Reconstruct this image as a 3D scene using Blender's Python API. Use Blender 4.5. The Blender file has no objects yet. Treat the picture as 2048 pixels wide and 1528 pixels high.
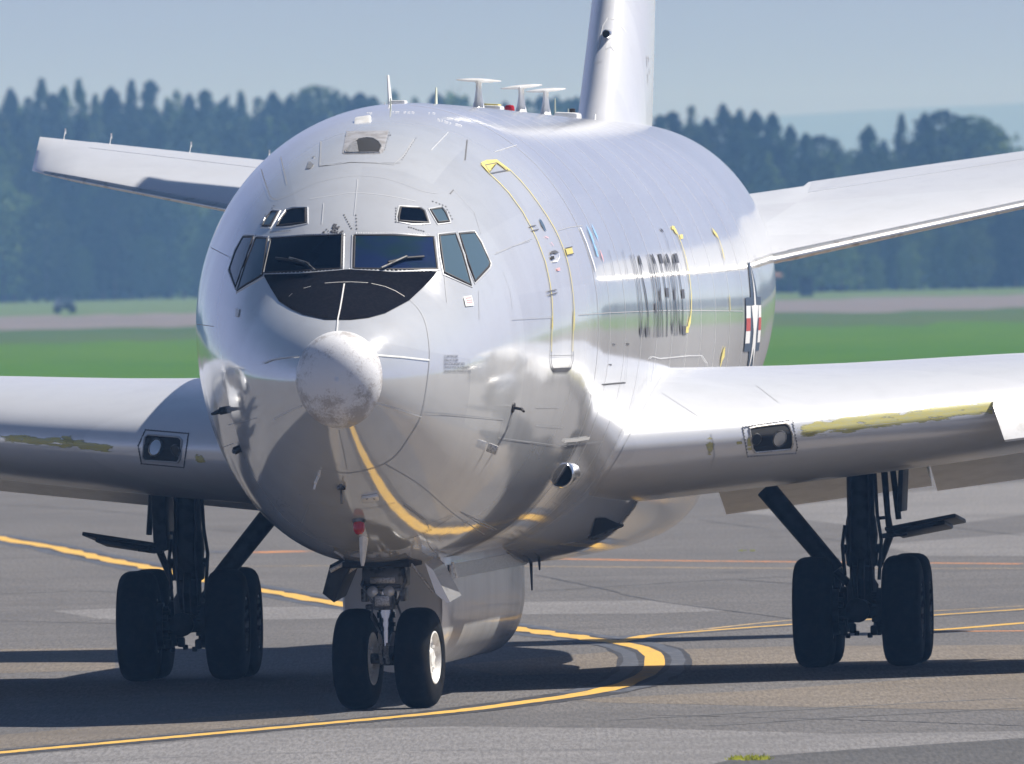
import bpy, bmesh, math, random
from mathutils import Vector, Matrix, Euler
from mathutils.bvhtree import BVHTree
R = math.radians
scene = bpy.context.scene
COL = scene.collection

# ------------------------------------------------------------------ camera
CAM_H, FPX, HOR, ROLL = 4.23, 49320.0, 496.0, R(1.25)     # metres, focal length in photo pixels, horizon row, roll
PITCH = math.atan((764.0 - HOR) / FPX)
_r0 = Vector((1, 0, 0)); _f0 = Vector((0, math.cos(PITCH), -math.sin(PITCH))); _u0 = Vector((0, math.sin(PITCH), math.cos(PITCH)))
CR = _r0 * math.cos(ROLL) - _u0 * math.sin(ROLL)
CU = _r0 * math.sin(ROLL) + _u0 * math.cos(ROLL)
CAM_P = Vector((0, 0, CAM_H))
cam_data = bpy.data.cameras.new('camera'); cam = bpy.data.objects.new('camera', cam_data); COL.objects.link(cam)
cam.matrix_world = Matrix(((CR.x, CU.x, -_f0.x, 0), (CR.y, CU.y, -_f0.y, 0), (CR.z, CU.z, -_f0.z, CAM_H), (0, 0, 0, 1)))
cam_data.sensor_fit = 'HORIZONTAL'; cam_data.sensor_width = 36.0
cam_data.lens = FPX / 2048.0 * 36.0
cam_data.clip_start = 5.0; cam_data.clip_end = 40000.0
cam_data.dof.use_dof = True; cam_data.dof.focus_distance = 229.0; cam_data.dof.aperture_fstop = 12.5
scene.camera = cam

# ------------------------------------------------------------------ daylight
SUN = Vector((0.583, 0.215, 0.783)).normalized()          # towards the sun: from the right and a little behind the aircraft
EL = math.asin(SUN.z); AZ = math.atan2(SUN.x, SUN.y)       # azimuth clockwise from +Y
world = bpy.data.worlds.new('World'); scene.world = world; world.use_nodes = True
wn = world.node_tree.nodes; wl = world.node_tree.links
bg = wn['Background']
sky = wn.new('ShaderNodeTexSky'); sky.sky_type = 'NISHITA'; sky.sun_disc = False
sky.sun_elevation = EL; sky.sun_rotation = AZ; sky.altitude = 10; sky.air_density = 0.7; sky.dust_density = 0.3; sky.ozone_density = 2.0
# pale haze towards the horizon, the same all round
tcw = wn.new('ShaderNodeTexCoord'); sep = wn.new('ShaderNodeSeparateXYZ'); wl.new(tcw.outputs['Generated'], sep.inputs[0])
mr = wn.new('ShaderNodeMapRange'); mr.interpolation_type = 'SMOOTHSTEP'; mr.inputs[1].default_value = 0.0; mr.inputs[2].default_value = .45; mr.inputs[3].default_value = .92; mr.inputs[4].default_value = 0.0
wl.new(sep.outputs['Z'], mr.inputs[0]); mxw = wn.new('ShaderNodeMix'); mxw.data_type = 'RGBA'; wl.new(mr.outputs[0], mxw.inputs[0]); wl.new(sky.outputs[0], mxw.inputs[6]); mxw.inputs[7].default_value = (3.75, 4.3, 7.9, 1)
wl.new(mxw.outputs[2], bg.inputs[0]); bg.inputs[1].default_value = 0.05
ld = bpy.data.lights.new('sun', 'SUN'); ld.energy = 5.0; ld.angle = R(0.5); ld.color = (1.0, 0.955, 0.89)
sun = bpy.data.objects.new('sun', ld); COL.objects.link(sun)
sun.rotation_euler = SUN.to_track_quat('Z', 'Y').to_euler(); sun.location = (60, 250, 90)
scene.view_settings.view_transform = 'Standard'; scene.view_settings.look = 'None'
scene.view_settings.exposure = 0.56; scene.view_settings.gamma = 1.0
try: scene.view_settings.use_curve_mapping = False
except Exception: pass

# ------------------------------------------------------------------ helpers
def ray(px, py):
    return (_f0 * FPX + CR * (px - 1024.0) + CU * (764.0 - py)).normalized()
def ground_at(px, py, z=0.0):
    d = ray(px, py); t = (z - CAM_H) / d.z
    return CAM_P + d * t
def depth_at(px, py, Y):
    d = ray(px, py); return CAM_P + d * (Y / d.y)
def zc(s, ox, oy, pts): return [(ox + s * x, oy + s * y) for x, y in pts]
rnd = random.Random(7)

class MB:
    def __init__(s): s.v = []; s.f = []; s.mi = []; s.cm = 0
    def add(s, vs, fs):
        o = len(s.v); s.v.extend([tuple(p) for p in vs]); s.f.extend([tuple(o + i for i in f) for f in fs]); s.mi.extend([s.cm] * len(fs)); return s
    def box(s, c, d, rot=None, bev=0.0):
        hx, hy, hz = d[0] / 2, d[1] / 2, d[2] / 2
        if bev > 0:
            b = min(bev, hx * .9, hy * .9, hz * .9); bm = bmesh.new(); bmesh.ops.create_cube(bm, size=1)
            for q in bm.verts: q.co = Vector((q.co.x * d[0], q.co.y * d[1], q.co.z * d[2]))
            bmesh.ops.bevel(bm, geom=bm.edges[:], offset=b, segments=2, affect='EDGES', profile=.6)
            vs = [q.co.copy() for q in bm.verts]; bm.verts.index_update(); fs = [[q.index for q in f.verts] for f in bm.faces]; bm.free()
        else:
            vs = [Vector((x, y, z)) for x in (-hx, hx) for y in (-hy, hy) for z in (-hz, hz)]
            fs = [(0, 1, 3, 2), (4, 6, 7, 5), (0, 4, 5, 1), (2, 3, 7, 6), (0, 2, 6, 4), (1, 5, 7, 3)]
        m = rot.to_matrix() if isinstance(rot, Euler) else (rot if rot is not None else Matrix.Identity(3))
        return s.add([m @ p + Vector(c) for p in vs], fs)
    def tube(s, pts, r, n=10, cap=True):
        pts = [Vector(p) for p in pts]; rs = r if isinstance(r, (list, tuple)) else [r] * len(pts)
        o = []
        up = None
        for i, p in enumerate(pts):
            t = (pts[min(i + 1, len(pts) - 1)] - pts[max(i - 1, 0)]).normalized()
            if up is None: up = Vector((0, 0, 1)) if abs(t.z) < .9 else Vector((0, 1, 0))
            a = t.cross(up)
            a = a.normalized() if a.length > 1e-6 else t.orthogonal().normalized()
            b = a.cross(t).normalized(); up = b
            for k in range(n):
                an = 2 * math.pi * k / n; o.append(p + (a * math.cos(an) + b * math.sin(an)) * rs[i])
        fs = []
        for i in range(len(pts) - 1):
            for k in range(n):
                k2 = (k + 1) % n; fs.append((i * n + k, i * n + k2, (i + 1) * n + k2, (i + 1) * n + k))
        if cap: fs.append(tuple(range(n))[::-1]); fs.append(tuple((len(pts) - 1) * n + k for k in range(n)))
        return s.add(o, fs)
    def lathe(s, c, axis, prof, n=32):
        """prof: list of (distance along axis, radius)"""
        ax = Vector(axis).normalized(); a = ax.orthogonal().normalized(); b = ax.cross(a); c = Vector(c)
        vs = []; fs = []
        for h, r in prof:
            for k in range(n):
                an = 2 * math.pi * k / n; vs.append(c + ax * h + (a * math.cos(an) + b * math.sin(an)) * r)
        for i in range(len(prof) - 1):
            for k in range(n):
                k2 = (k + 1) % n; fs.append((i * n + k, i * n + k2, (i + 1) * n + k2, (i + 1) * n + k))
        return s.add(vs, fs)
    def loft(s, rings, close=True, cap=True):
        n = len(rings[0]); vs = [p for r in rings for p in r]; fs = []
        for i in range(len(rings) - 1):
            for k in range(n if close else n - 1):
                k2 = (k + 1) % n; fs.append((i * n + k, i * n + k2, (i + 1) * n + k2, (i + 1) * n + k))
        if cap: fs.append(tuple(range(n))[::-1]); fs.append(tuple((len(rings) - 1) * n + k for k in range(n)))
        return s.add(vs, fs)
    def strip(s, a, b):
        n = len(a); return s.add(list(a) + list(b), [(i, i + 1, n + i + 1, n + i) for i in range(n - 1)])
    def build(s, name, mat, parent=None, smooth=True, ang=40, recalc=True):
        me = bpy.data.meshes.new(name); me.from_pydata(s.v, [], s.f)
        mats = mat if isinstance(mat, (list, tuple)) else [mat]
        for m in mats: me.materials.append(m)
        if len(mats) > 1: me.polygons.foreach_set('material_index', s.mi)
        if recalc:
            bm = bmesh.new(); bm.from_mesh(me); bmesh.ops.recalc_face_normals(bm, faces=bm.faces[:]); bm.to_mesh(me); bm.free()
        if smooth:
            me.polygons.foreach_set('use_smooth', [True] * len(me.polygons))
            if ang is not None: me.set_sharp_from_angle(angle=R(ang))
        me.update()
        return link(bpy.data.objects.new(name, me), parent)
def link(o, parent=None):
    COL.objects.link(o)
    if parent is not None: o.parent = parent
    return o
def empty(name, loc=(0, 0, 0), rz=0.0, parent=None):
    o = bpy.data.objects.new(name, None); o.location = loc; o.rotation_euler = (0, 0, rz); o.empty_display_size = .3
    return link(o, parent)
def tag(o, label=None, cat=None, group=None, kind=None):
    if label: o['label'] = label
    if cat: o['category'] = cat
    if group: o['group'] = group
    if kind: o['kind'] = kind
    return o
def dup(o, parent=None, loc=None, rz=None):
    c = o.copy(); COL.objects.link(c); c.parent = parent
    if loc is not None: c.location = loc
    if rz is not None: c.rotation_euler = (0, 0, rz)
    return c
def interp(tab, x):
    """smooth (monotone cubic) interpolation through rows (x, a, b, ...)"""
    n = len(tab)
    if x <= tab[0][0]: return tab[0][1:]
    if x >= tab[-1][0]: return tab[-1][1:]
    i = max(k for k in range(n - 1) if tab[k][0] <= x)
    h = tab[i + 1][0] - tab[i][0]; t = (x - tab[i][0]) / h; out = []
    def sl(k, c):
        if k == 0 or k == n - 1:
            a = 0 if k == 0 else n - 2
            return (tab[a + 1][c] - tab[a][c]) / (tab[a + 1][0] - tab[a][0])
        d0 = (tab[k][c] - tab[k - 1][c]) / (tab[k][0] - tab[k - 1][0]); d1 = (tab[k + 1][c] - tab[k][c]) / (tab[k + 1][0] - tab[k][0])
        return 0.0 if d0 * d1 <= 0 else 2 * d0 * d1 / (d0 + d1)
    for c in range(1, len(tab[0])):
        m0, m1 = sl(i, c), sl(i + 1, c); t2, t3 = t * t, t * t * t
        out.append((2 * t3 - 3 * t2 + 1) * tab[i][c] + (t3 - 2 * t2 + t) * h * m0 + (-2 * t3 + 3 * t2) * tab[i + 1][c] + (t3 - t2) * h * m1)
    return out

# ------------------------------------------------------------------ materials
MATS = {}
class NT:
    def __init__(s, m): s.n = m.node_tree.nodes; s.l = m.node_tree.links; s.b = s.n['Principled BSDF']
    def new(s, t, **k):
        q = s.n.new(t)
        for a, b in k.items(): setattr(q, a, b)
        return q
    def link(s, a, b): s.l.new(a, b)
    def coord(s, scale=(1, 1, 1), kind='Object'):
        tc = s.new('ShaderNodeTexCoord'); mp = s.new('ShaderNodeMapping'); mp.inputs['Scale'].default_value = scale
        s.link(tc.outputs[kind], mp.inputs[0]); return mp.outputs[0]
    def noise(s, vec, scale, detail=4, rough=.55):
        q = s.new('ShaderNodeTexNoise'); q.inputs['Scale'].default_value = scale; q.inputs['Detail'].default_value = detail; q.inputs['Roughness'].default_value = rough
        s.link(vec, q.inputs['Vector']); return q.outputs['Fac']
    def ramp(s, fac, stops):
        q = s.new('ShaderNodeValToRGB'); e = q.color_ramp.elements
        while len(e) < len(stops): e.new(.5)
        for i, (p, c) in enumerate(stops):
            e[i].position = p; e[i].color = (c, c, c, 1) if not hasattr(c, '__len__') else (*c, 1)
        s.link(fac, q.inputs[0]); return q.outputs[0]
    def mix(s, fac, a, b, mode='MIX'):
        q = s.new('ShaderNodeMix', data_type='RGBA', blend_type=mode)
        for soc, val in ((q.inputs[0], fac), (q.inputs[6], a), (q.inputs[7], b)):
            if hasattr(val, 'is_linked') or hasattr(val, 'links'): s.link(val, soc)
            elif hasattr(val, '__len__'): soc.default_value = (*val, 1)
            else: soc.default_value = val
        return q.outputs[2]
    def bump(s, h, strength, dist=.01):
        q = s.new('ShaderNodeBump'); q.inputs['Strength'].default_value = strength; q.inputs['Distance'].default_value = dist
        s.link(h, q.inputs['Height']); s.link(q.outputs[0], s.b.inputs['Normal'])
def mat(name, col=(.5, .5, .5), rough=.5, metal=0.0, coat=0.0, spec=.5):
    m = bpy.data.materials.new(name); m.use_nodes = True; b = m.node_tree.nodes['Principled BSDF']
    b.inputs['Base Color'].default_value = (*col, 1); b.inputs['Roughness'].default_value = rough; b.inputs['Metallic'].default_value = metal
    b.inputs['Coat Weight'].default_value = coat; b.inputs['Coat Roughness'].default_value = .06; b.inputs['Specular IOR Level'].default_value = spec
    MATS[name] = m; return m
def worn(name, col, col2, scale, lo=.45, hi=.62, rough=.5, metal=0.0, coat=0.0, bump=0.0, sc=(1, 1, 1), spec=.5, detail=5):
    m = mat(name, col, rough, metal, coat, spec); t = NT(m); v = t.coord(sc); f = t.noise(v, scale, detail)
    t.link(t.mix(t.ramp(f, [(lo, 0), (hi, 1)]), col, col2), t.b.inputs['Base Color'])
    if bump: t.bump(t.noise(v, scale * 6, 3), bump, .01)
    return m

def airframe_paint(name, col, dirt, metal, rough, wave, coat=.6, var=(.8, 1.5), dscale=1.7):
    """glossy light grey paint over slightly wavy skin, thin grime streaks"""
    m = mat(name, col, rough, metal, coat, .8); t = NT(m)
    v = t.coord((1.0, 1.0, .22)); f = t.noise(v, dscale, 6, .6)
    f2 = t.noise(t.coord((3, 3, 3)), 1.4, 5, .6)
    c1 = t.mix(t.ramp(f, [(.50, 0), (.74, .5)]), col, dirt)
    c2 = t.mix(t.ramp(f2, [(.5, 0), (.75, .4)]), c1, tuple(x * .86 for x in col))
    # separate skin sheets of slightly different tone
    tc = t.new('ShaderNodeTexCoord'); sx = t.new('ShaderNodeSeparateXYZ'); t.link(tc.outputs['Object'], sx.inputs[0])
    dz = t.new('ShaderNodeMath', operation='SUBTRACT'); t.link(sx.outputs['Z'], dz.inputs[0]); dz.inputs[1].default_value = 3.5
    an = t.new('ShaderNodeMath', operation='ARCTAN2'); t.link(sx.outputs['X'], an.inputs[0]); t.link(dz.outputs[0], an.inputs[1])
    cells = []
    for src, k in ((sx.outputs['Y'], .62), (an.outputs[0], 2.2)):
        m1 = t.new('ShaderNodeMath', operation='MULTIPLY'); t.link(src, m1.inputs[0]); m1.inputs[1].default_value = k; fl = t.new('ShaderNodeMath', operation='FLOOR'); t.link(m1.outputs[0], fl.inputs[0]); cells.append(fl.outputs[0])
    cx = t.new('ShaderNodeCombineXYZ'); t.link(cells[0], cx.inputs[0]); t.link(cells[1], cx.inputs[1]); wnz = t.new('ShaderNodeTexWhiteNoise'); t.link(cx.outputs[0], wnz.inputs['Vector'])
    c2 = t.mix(t.ramp(wnz.outputs['Value'], [(0, 0), (1, 1)]), c2, t.mix(1.0, c2, (.90, .90, .91), 'MULTIPLY'))
    t.link(c2, t.b.inputs['Base Color'])
    h1 = t.noise(t.coord((1.2, 7.0, .5)), 1.0, 3, .5)          # skin waviness: frame bays along the body
    h2 = t.noise(t.coord((13.0, 13.0, 1.1)), 1.0, 2, .5)
    a = t.new('ShaderNodeMath', operation='MULTIPLY'); t.link(h2, a.inputs[0]); a.inputs[1].default_value = .32
    ad = t.new('ShaderNodeMath', operation='ADD'); t.link(h1, ad.inputs[0]); t.link(a.outputs[0], ad.inputs[1])
    t.bump(ad.outputs[0], wave, .02)
    rn = t.noise(t.coord((1.5, 3.0, .35)), 1.6, 6, .65)          # patchy gloss: polished and weathered streaks
    rr = t.new('ShaderNodeMapRange'); t.link(rn, rr.inputs[0]); rr.inputs[1].default_value = .38; rr.inputs[2].default_value = .66; rr.inputs[3].default_value = rough * var[0]; rr.inputs[4].default_value = rough * var[1]
    t.link(rr.outputs[0], t.b.inputs['Roughness'])
    return m
M_BODY = airframe_paint('body_paint', (.83, .84, .855), (.72, .71, .70), .50, .09, .034, .0, (.9, 1.3))
M_WING = airframe_paint('wing_paint', (.76, .77, .80), (.66, .65, .64), .26, .24, .006, .1, (1.0, 1.06), .5)
M_FLAP = worn('flap_paint', (.50, .49, .48), (.42, .41, .40), 4, rough=.35)
M_WHITE = worn('white_paint', (.82, .82, .82), (.66, .65, .62), 6, rough=.3, coat=.3)
M_CANOE = worn('radome_paint', (.70, .71, .73), (.60, .60, .60), 1.6, .4, .7, rough=.26, metal=.2, coat=.2, sc=(1, 1, .3), spec=.7)
def nose_cap_mat():
    m = mat('nose_cap_paint', (.82, .82, .84), .35, 0, .2); t = NT(m); v = t.coord((1, 1, 1), 'Object')
    f = t.noise(v, 5.5, 6, .62); g = t.noise(v, 55, 4, .75)
    sx = t.new('ShaderNodeSeparateXYZ'); t.link(v, sx.inputs[0])
    # bug and weather stains: a scuffed band round the rim, more below and to the sides than on the crown of the ball
    dz = t.new('ShaderNodeMath', operation='SUBTRACT'); t.link(sx.outputs['Z'], dz.inputs[0]); dz.inputs[1].default_value = 3.16
    ln = t.new('ShaderNodeVectorMath', operation='LENGTH'); cx = t.new('ShaderNodeCombineXYZ'); t.link(sx.outputs['X'], cx.inputs[0]); t.link(dz.outputs[0], cx.inputs[1]); t.link(cx.outputs[0], ln.inputs[0])
    mk = t.new('ShaderNodeMapRange'); t.link(ln.outputs['Value'], mk.inputs[0]); mk.inputs[1].default_value = .16; mk.inputs[2].default_value = .46; mk.inputs[3].default_value = -.10; mk.inputs[4].default_value = .14
    g1 = t.new('ShaderNodeMath', operation='MULTIPLY_ADD'); t.link(g, g1.inputs[0]); g1.inputs[1].default_value = .6; t.link(f, g1.inputs[2])
    gg = t.new('ShaderNodeMath', operation='ADD'); t.link(g1.outputs[0], gg.inputs[0]); t.link(mk.outputs[0], gg.inputs[1])
    st = t.ramp(gg.outputs[0], [(.79, 0), (.99, .72)])
    t.link(t.mix(st, (.82, .82, .84), (.33, .29, .26)), t.b.inputs['Base Color']); t.bump(g, .25, .01); return m
M_CAP = nose_cap_mat()
M_BLACK = worn('antiglare_black', (.006, .006, .010), (.011, .011, .015), 30, rough=.95, spec=.03)
M_GLASS = mat('cockpit_glass', (.001, .003, .009), .04, 0, 0, .06)
def coated_glass():
    m = mat('coated_glass', (.006, .015, .07), .04, 0, 0, .2); t = NT(m); f = t.noise(t.coord((1.5, 1, 3)), 1.6, 2, .5)
    t.link(t.mix(t.ramp(f, [(.38, 0), (.6, 1)]), (.012, .032, .045), (.012, .024, .075)), t.b.inputs['Base Color']); return m
M_GLASSC = coated_glass()
M_GLASSB = mat('side_glass', (.075, .120, .160), .06, 0, 0, .4)
M_FRAME = worn('window_frame_metal', (.62, .60, .57), (.35, .33, .31), 60, rough=.35, metal=.6)
M_SEAL = mat('window_seal', (.025, .02, .02), .6)
M_RUB = worn('tyre_rubber', (.006, .006, .007), (.011, .0105, .0105), 14, rough=.85, spec=.12, bump=.2)
M_RIM = worn('wheel_rim_white', (.85, .85, .83), (.55, .52, .47), 14, .5, .75, rough=.35)
M_STEEL = worn('gear_steel', (.20, .20, .20), (.05, .045, .04), 12, rough=.4, metal=.6)
M_DARKGEAR = worn('gear_dark', (.028, .028, .030), (.010, .010, .010), 9, rough=.55, metal=.2)
M_CHROME = mat('oleo_chrome', (.72, .72, .74), .16, 1.0)
M_BARE = worn('bare_aluminium', (.86, .84, .80), (.45, .40, .35), 7, .55, .75, rough=.30, metal=1.0, sc=(1, 1, 3))
M_YEL = worn('yellow_marking', (.66, .55, .13), (.56, .50, .22), 18, rough=.45)
M_TXT = mat('dark_grey_marking', (.055, .055, .065), .5)
M_BLUE = mat('insignia_blue', (.04, .065, .11), .5)
M_INSW = mat('insignia_white', (.80, .80, .80), .45)
M_INSR = mat('insignia_red', (.46, .07, .06), .5)
M_SKYB = mat('light_blue_marking', (.25, .50, .80), .5)
M_PINK = mat('faded_red_marking', (.75, .40, .42), .5)
M_LINE = mat('panel_gap', (.09, .09, .10), .6)
M_LINEL = mat('sealant_line', (.76, .76, .75), .5)
M_SEAM = mat('skin_lap_line', (.62, .63, .65), .35, .2)
M_LINEM = mat('panel_gap_light', (.36, .37, .39), .6)
M_DARK = mat('dark_interior', (.01, .01, .012), .8)
M_RED = mat('red_beacon_glass', (.42, .01, .015), .12, 0, .5)
M_LENS = mat('lamp_lens', (.75, .78, .82), .12, .2, .6)
M_REFL = mat('lamp_reflector', (.55, .57, .60), .22, .8)
def worn_yellow():
    m = bpy.data.materials.new('erosion_strip'); m.use_nodes = True; t = NT(m); b = t.b
    v = t.coord((.8, .8, 4.0)); f = t.noise(v, 5.5, 6, .62)
    b.inputs['Base Color'].default_value = (.56, .47, .13, 1); b.inputs['Roughness'].default_value = .5
    tr = t.new('ShaderNodeBsdfTransparent'); mx = t.new('ShaderNodeMixShader')
    at = t.new('ShaderNodeAttribute', attribute_name='edge'); a = t.new('ShaderNodeMath', operation='ADD'); t.link(f, a.inputs[0]); t.link(at.outputs['Fac'], a.inputs[1])
    t.link(t.ramp(a.outputs[0], [(.55, 1), (.64, 0)]), mx.inputs[0]); t.link(b.outputs[0], mx.inputs[1]); t.link(tr.outputs[0], mx.inputs[2])
    # factor 1 = paint kept, so swap
    t.link(tr.outputs[0], mx.inputs[1]); t.link(b.outputs[0], mx.inputs[2])
    out = t.n['Material Output']; t.link(mx.outputs[0], out.inputs[0])
    t.link(t.mix(t.ramp(t.noise(v, 14, 4), [(.4, 0), (.65, 1)]), (.52, .47, .15), (.46, .45, .24)), b.inputs['Base Color']); return m
M_EROS = worn_yellow()

# ------------------------------------------------------------------ ground
def asphalt(name, c1, c2, c3):
    m = mat(name, c1, .9, 0, 0, .25); t = NT(m)
    v = t.coord((1, 1, 1)); big = t.noise(t.coord((.07, .02, 1)), 1.0, 6, .62); mid = t.noise(t.coord((.5, .07, 1)), 1.0, 5, .62); fine = t.noise(t.coord((1, .03, 1)), 30, 4, .8)
    big2 = t.noise(t.coord((.05, .09, 1)), 1.0, 6, .7); a = t.mix(t.ramp(big2, [(.42, 0), (.62, .75)]), t.mix(t.ramp(big, [(.36, 0), (.64, 1)]), c1, c2), tuple(x * 1.22 for x in c1)); b = t.mix(t.ramp(mid, [(.46, 0), (.66, .8)]), a, c3)
    stk = t.noise(t.coord((.16, .32, 1)), 1.0, 6, .68); b = t.mix(t.ramp(stk, [(.45, 0), (.70, .8)]), b, tuple(x * .7 for x in c1))
    c = t.mix(t.ramp(fine, [(.40, .0), (.62, 1)]), b, tuple(x * .58 for x in c1)); sp = t.noise(t.coord((.9, .10, 1)), 1.0, 3, .5); c = t.mix(t.ramp(sp, [(.66, 0), (.74, .55)]), c, tuple(x * .5 for x in c1)); t.link(c, t.b.inputs['Base Color']); t.bump(fine, .25, .02); return m
M_APRON = asphalt('apron_asphalt', (.136, .130, .130), (.160, .152, .150), (.112, .108, .110))
M_PATCHL = asphalt('pale_concrete', (.205, .198, .200), (.232, .224, .224), (.178, .172, .174))
M_PATCHT = asphalt('tan_asphalt', (.180, .155, .130), (.200, .172, .144), (.150, .130, .112))
M_PATCHD = asphalt('dark_asphalt', (.095, .093, .094), (.110, .107, .108), (.08, .079, .08))
def line_mat(name, c1, c2, lo=.5, hi=.7):
    m = worn(name, c1, c2, 3.0, lo, hi, rough=.7, spec=.25, sc=(2, .4, 1)); return m
M_LY = line_mat('yellow_line_paint', (.62, .375, .075), (.44, .30, .11))
M_LYP = line_mat('pale_yellow_line_paint', (.52, .36, .16), (.34, .27, .18), .42, .62)
M_LO = line_mat('orange_line_paint', (.66, .26, .07), (.45, .24, .12), .45, .65)
M_LB = line_mat('black_line_border', (.035, .036, .042), (.07, .07, .078))
M_LG = line_mat('grey_line_border', (.070, .078, .098), (.115, .12, .14))
def grass_mat(name, c1, c2, c3):
    m = mat(name, c1, .95, 0, 0, .1); t = NT(m)
    a = t.noise(t.coord((.012, .006, 1)), 1, 5); b = t.noise(t.coord((.2, .05, 1)), 1, 5, .65)
    c = t.mix(t.ramp(a, [(.35, 0), (.65, 1)]), c1, c2); t.link(t.mix(t.ramp(b, [(.4, 0), (.7, .7)]), c, c3), t.b.inputs['Base Color']); return m
M_GRASS = grass_mat('mown_grass', (.046, .126, .002), (.068, .142, .003), (.032, .096, .002))
M_GRASSP = grass_mat('pale_grass', (.085, .135, .05), (.10, .145, .06), (.07, .115, .04))
M_GRASSM = grass_mat('thin_grass', (.050, .092, .022), (.065, .10, .03), (.04, .075, .018))
M_SAND = worn('sandy_road', (.155, .138, .140), (.125, .115, .118), .05, rough=.9, spec=.2)

def sheet(name, pts, z, m):
    me = bpy.data.meshes.new(name); me.from_pydata([(p[0], p[1], z) for p in pts], [], [tuple(range(len(pts)))]); me.materials.append(m)
    bm = bmesh.new(); bm.from_mesh(me); bmesh.ops.triangulate(bm, faces=bm.faces[:])
    for f in bm.faces:
        if f.normal.z < 0: f.normal_flip()
    bm.to_mesh(me); bm.free()
    o = link(bpy.data.objects.new(name, me)); o['kind'] = 'structure'; return o
def quad(x0, y0, x1, y1): return [(x0, y0), (x1, y0), (x1, y1), (x0, y1)]
sheet('ground', quad(-9000, -1500, 9000, 21500), -.012, M_GRASS)
sheet('apron', quad(-900, -400, 900, 640), 0.0, M_APRON)
def ragged_band(name, y0, y1, z, m, amp):
    pts = [(x, y0 + rnd.gauss(0, amp)) for x in [-2500, -400] + [k * 2.0 for k in range(-60, 61)] + [400, 2500]]; top = [(x, y1 + rnd.gauss(0, amp)) for x, _ in pts]
    return sheet(name, pts + top[::-1], z, m)
ragged_band('sandy_road', 1470, 1815, -.006, M_SAND, 14); ragged_band('grass_verge', 1815, 2900, -.009, M_GRASSP, 4)
ragged_band('grass_margin', 1230, 1500, -.010, M_GRASSM, 16)
def gpoly(pts): return [(lambda q: (q.x, q.y))(ground_at(*p)) for p in pts]
def patch(pts, m, z=.0012): return sheet('pavement_patch', gpoly(pts), z, m)
patch([(-900, 1700), (-700, 1580), (-300, 1545), (0, 1514), (300, 1489), (600, 1460), (900, 1453), (1300, 1457), (1690, 1468), (2048, 1462), (2048, 1476), (1690, 1500), (1470, 1517), (1380, 1540), (1300, 1600), (1250, 1900), (-900, 1900)], M_PATCHL)
patch([(2048, 1476), (2400, 1455), (2600, 1900), (1250, 1900), (1300, 1600), (1380, 1540), (1470, 1517), (1690, 1500)], M_PATCHD)
patch([(1150, 1399), (1500, 1382), (2048, 1343), (2500, 1316), (2500, 1425), (2048, 1421), (1700, 1416), (1400, 1409), (1200, 1405)], M_PATCHT)
patch([(105, 1222), (230, 1217), (690, 1213), (1030, 1204), (1300, 1201), (1452, 1222), (1300, 1227), (1030, 1229), (690, 1237), (330, 1243), (200, 1238)], M_PATCHL)
patch([(900, 1330), (1240, 1302), (1600, 1292), (2048, 1290), (2048, 1322), (1500, 1336), (1250, 1344), (1000, 1352)], M_PATCHT)
patch([(-200, 1300), (230, 1296), (230, 1340), (-200, 1352)], M_PATCHT)
patch([(-200, 1478), (0, 1470), (600, 1418), (640, 1440), (0, 1497), (-200, 1515)], M_PATCHT)
patch([(1480, 1025), (1820, 985), (2300, 940), (2300, 1000), (2048, 1030), (1800, 1062)], M_PATCHL)
patch([(1750, 1090), (2100, 1062), (2500, 1090), (2100, 1112), (1850, 1112)], M_PATCHL)

def dens(pts, step=14.0):
    """smooth curve through pixel points (Catmull-Rom)"""
    out = []
    P = [pts[0]] + list(pts) + [pts[-1]]
    for i in range(1, len(P) - 2):
        p0, p1, p2, p3 = P[i - 1], P[i], P[i + 1], P[i + 2]
        n = max(2, int(math.hypot(p2[0] - p1[0], p2[1] - p1[1]) / step))
        for k in range(n):
            t = k / n
            out.append(tuple(.5 * (2 * b + (c - a) * t + (2 * a - 5 * b + 4 * c - d) * t * t + (3 * b - a - 3 * c + d) * t ** 3) for a, b, c, d in zip(p0, p1, p2, p3)))
    out.append(pts[-1]); return out
def ground_line(pts, half, m, z=.004, name='taxiway_line', off=0.0, far=None, jit=.1):
    """painted line of constant width along ground points"""
    z = .002 + z * .22
    P = [ground_at(*p) for p in dens(pts)]
    if far: P = [Vector((x, y, 0)) for x, y in far] + P
    a = []; b = []
    for i, p in enumerate(P):
        t = (P[min(i + 1, len(P) - 1)] - P[max(i - 1, 0)]); t.z = 0; t.normalize(); s = Vector((t.y, -t.x, 0)); w = 0.0
        p = p + s * (off + rnd.uniform(-.25, .25) * jit * half); 
        h1 = half * (1 + rnd.uniform(-jit, jit)); h2 = half * (1 + rnd.uniform(-jit, jit)); a.append((p.x + s.x * h1, p.y + s.y * h1, z)); b.append((p.x - s.x * h2, p.y - s.y * h2, z))
    mb = MB(); mb.strip(a, b); o = mb.build(name, m, smooth=False); o['kind'] = 'structure'
    for f in o.data.polygons: pass
    return o
MAIN = [(-60, 1512), (0, 1506), (300, 1479), (600, 1452), (900, 1424), (1080, 1401), (1180, 1386), (1245, 1371), (1288, 1351), (1309, 1331), (1308, 1313), (1292, 1300), (1262, 1291), (1225, 1284)]
LEFTB = [(1225, 1284), (1160, 1275), (1060, 1262), (940, 1244), (700, 1211), (520, 1180), (420, 1162), (330, 1142), (200, 1116), (110, 1096), (0, 1077), (-120, 1060)]
RIGHTB = [(1232, 1285), (1270, 1277), (1300, 1271), (1400, 1263), (1590, 1249), (1760, 1238), (2048, 1219), (2300, 1203)]
toward = [(-11.0, 120.0), (-9.6, 160.0), (-7.2, 190.0), (-5.6, 203.0)]
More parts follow.
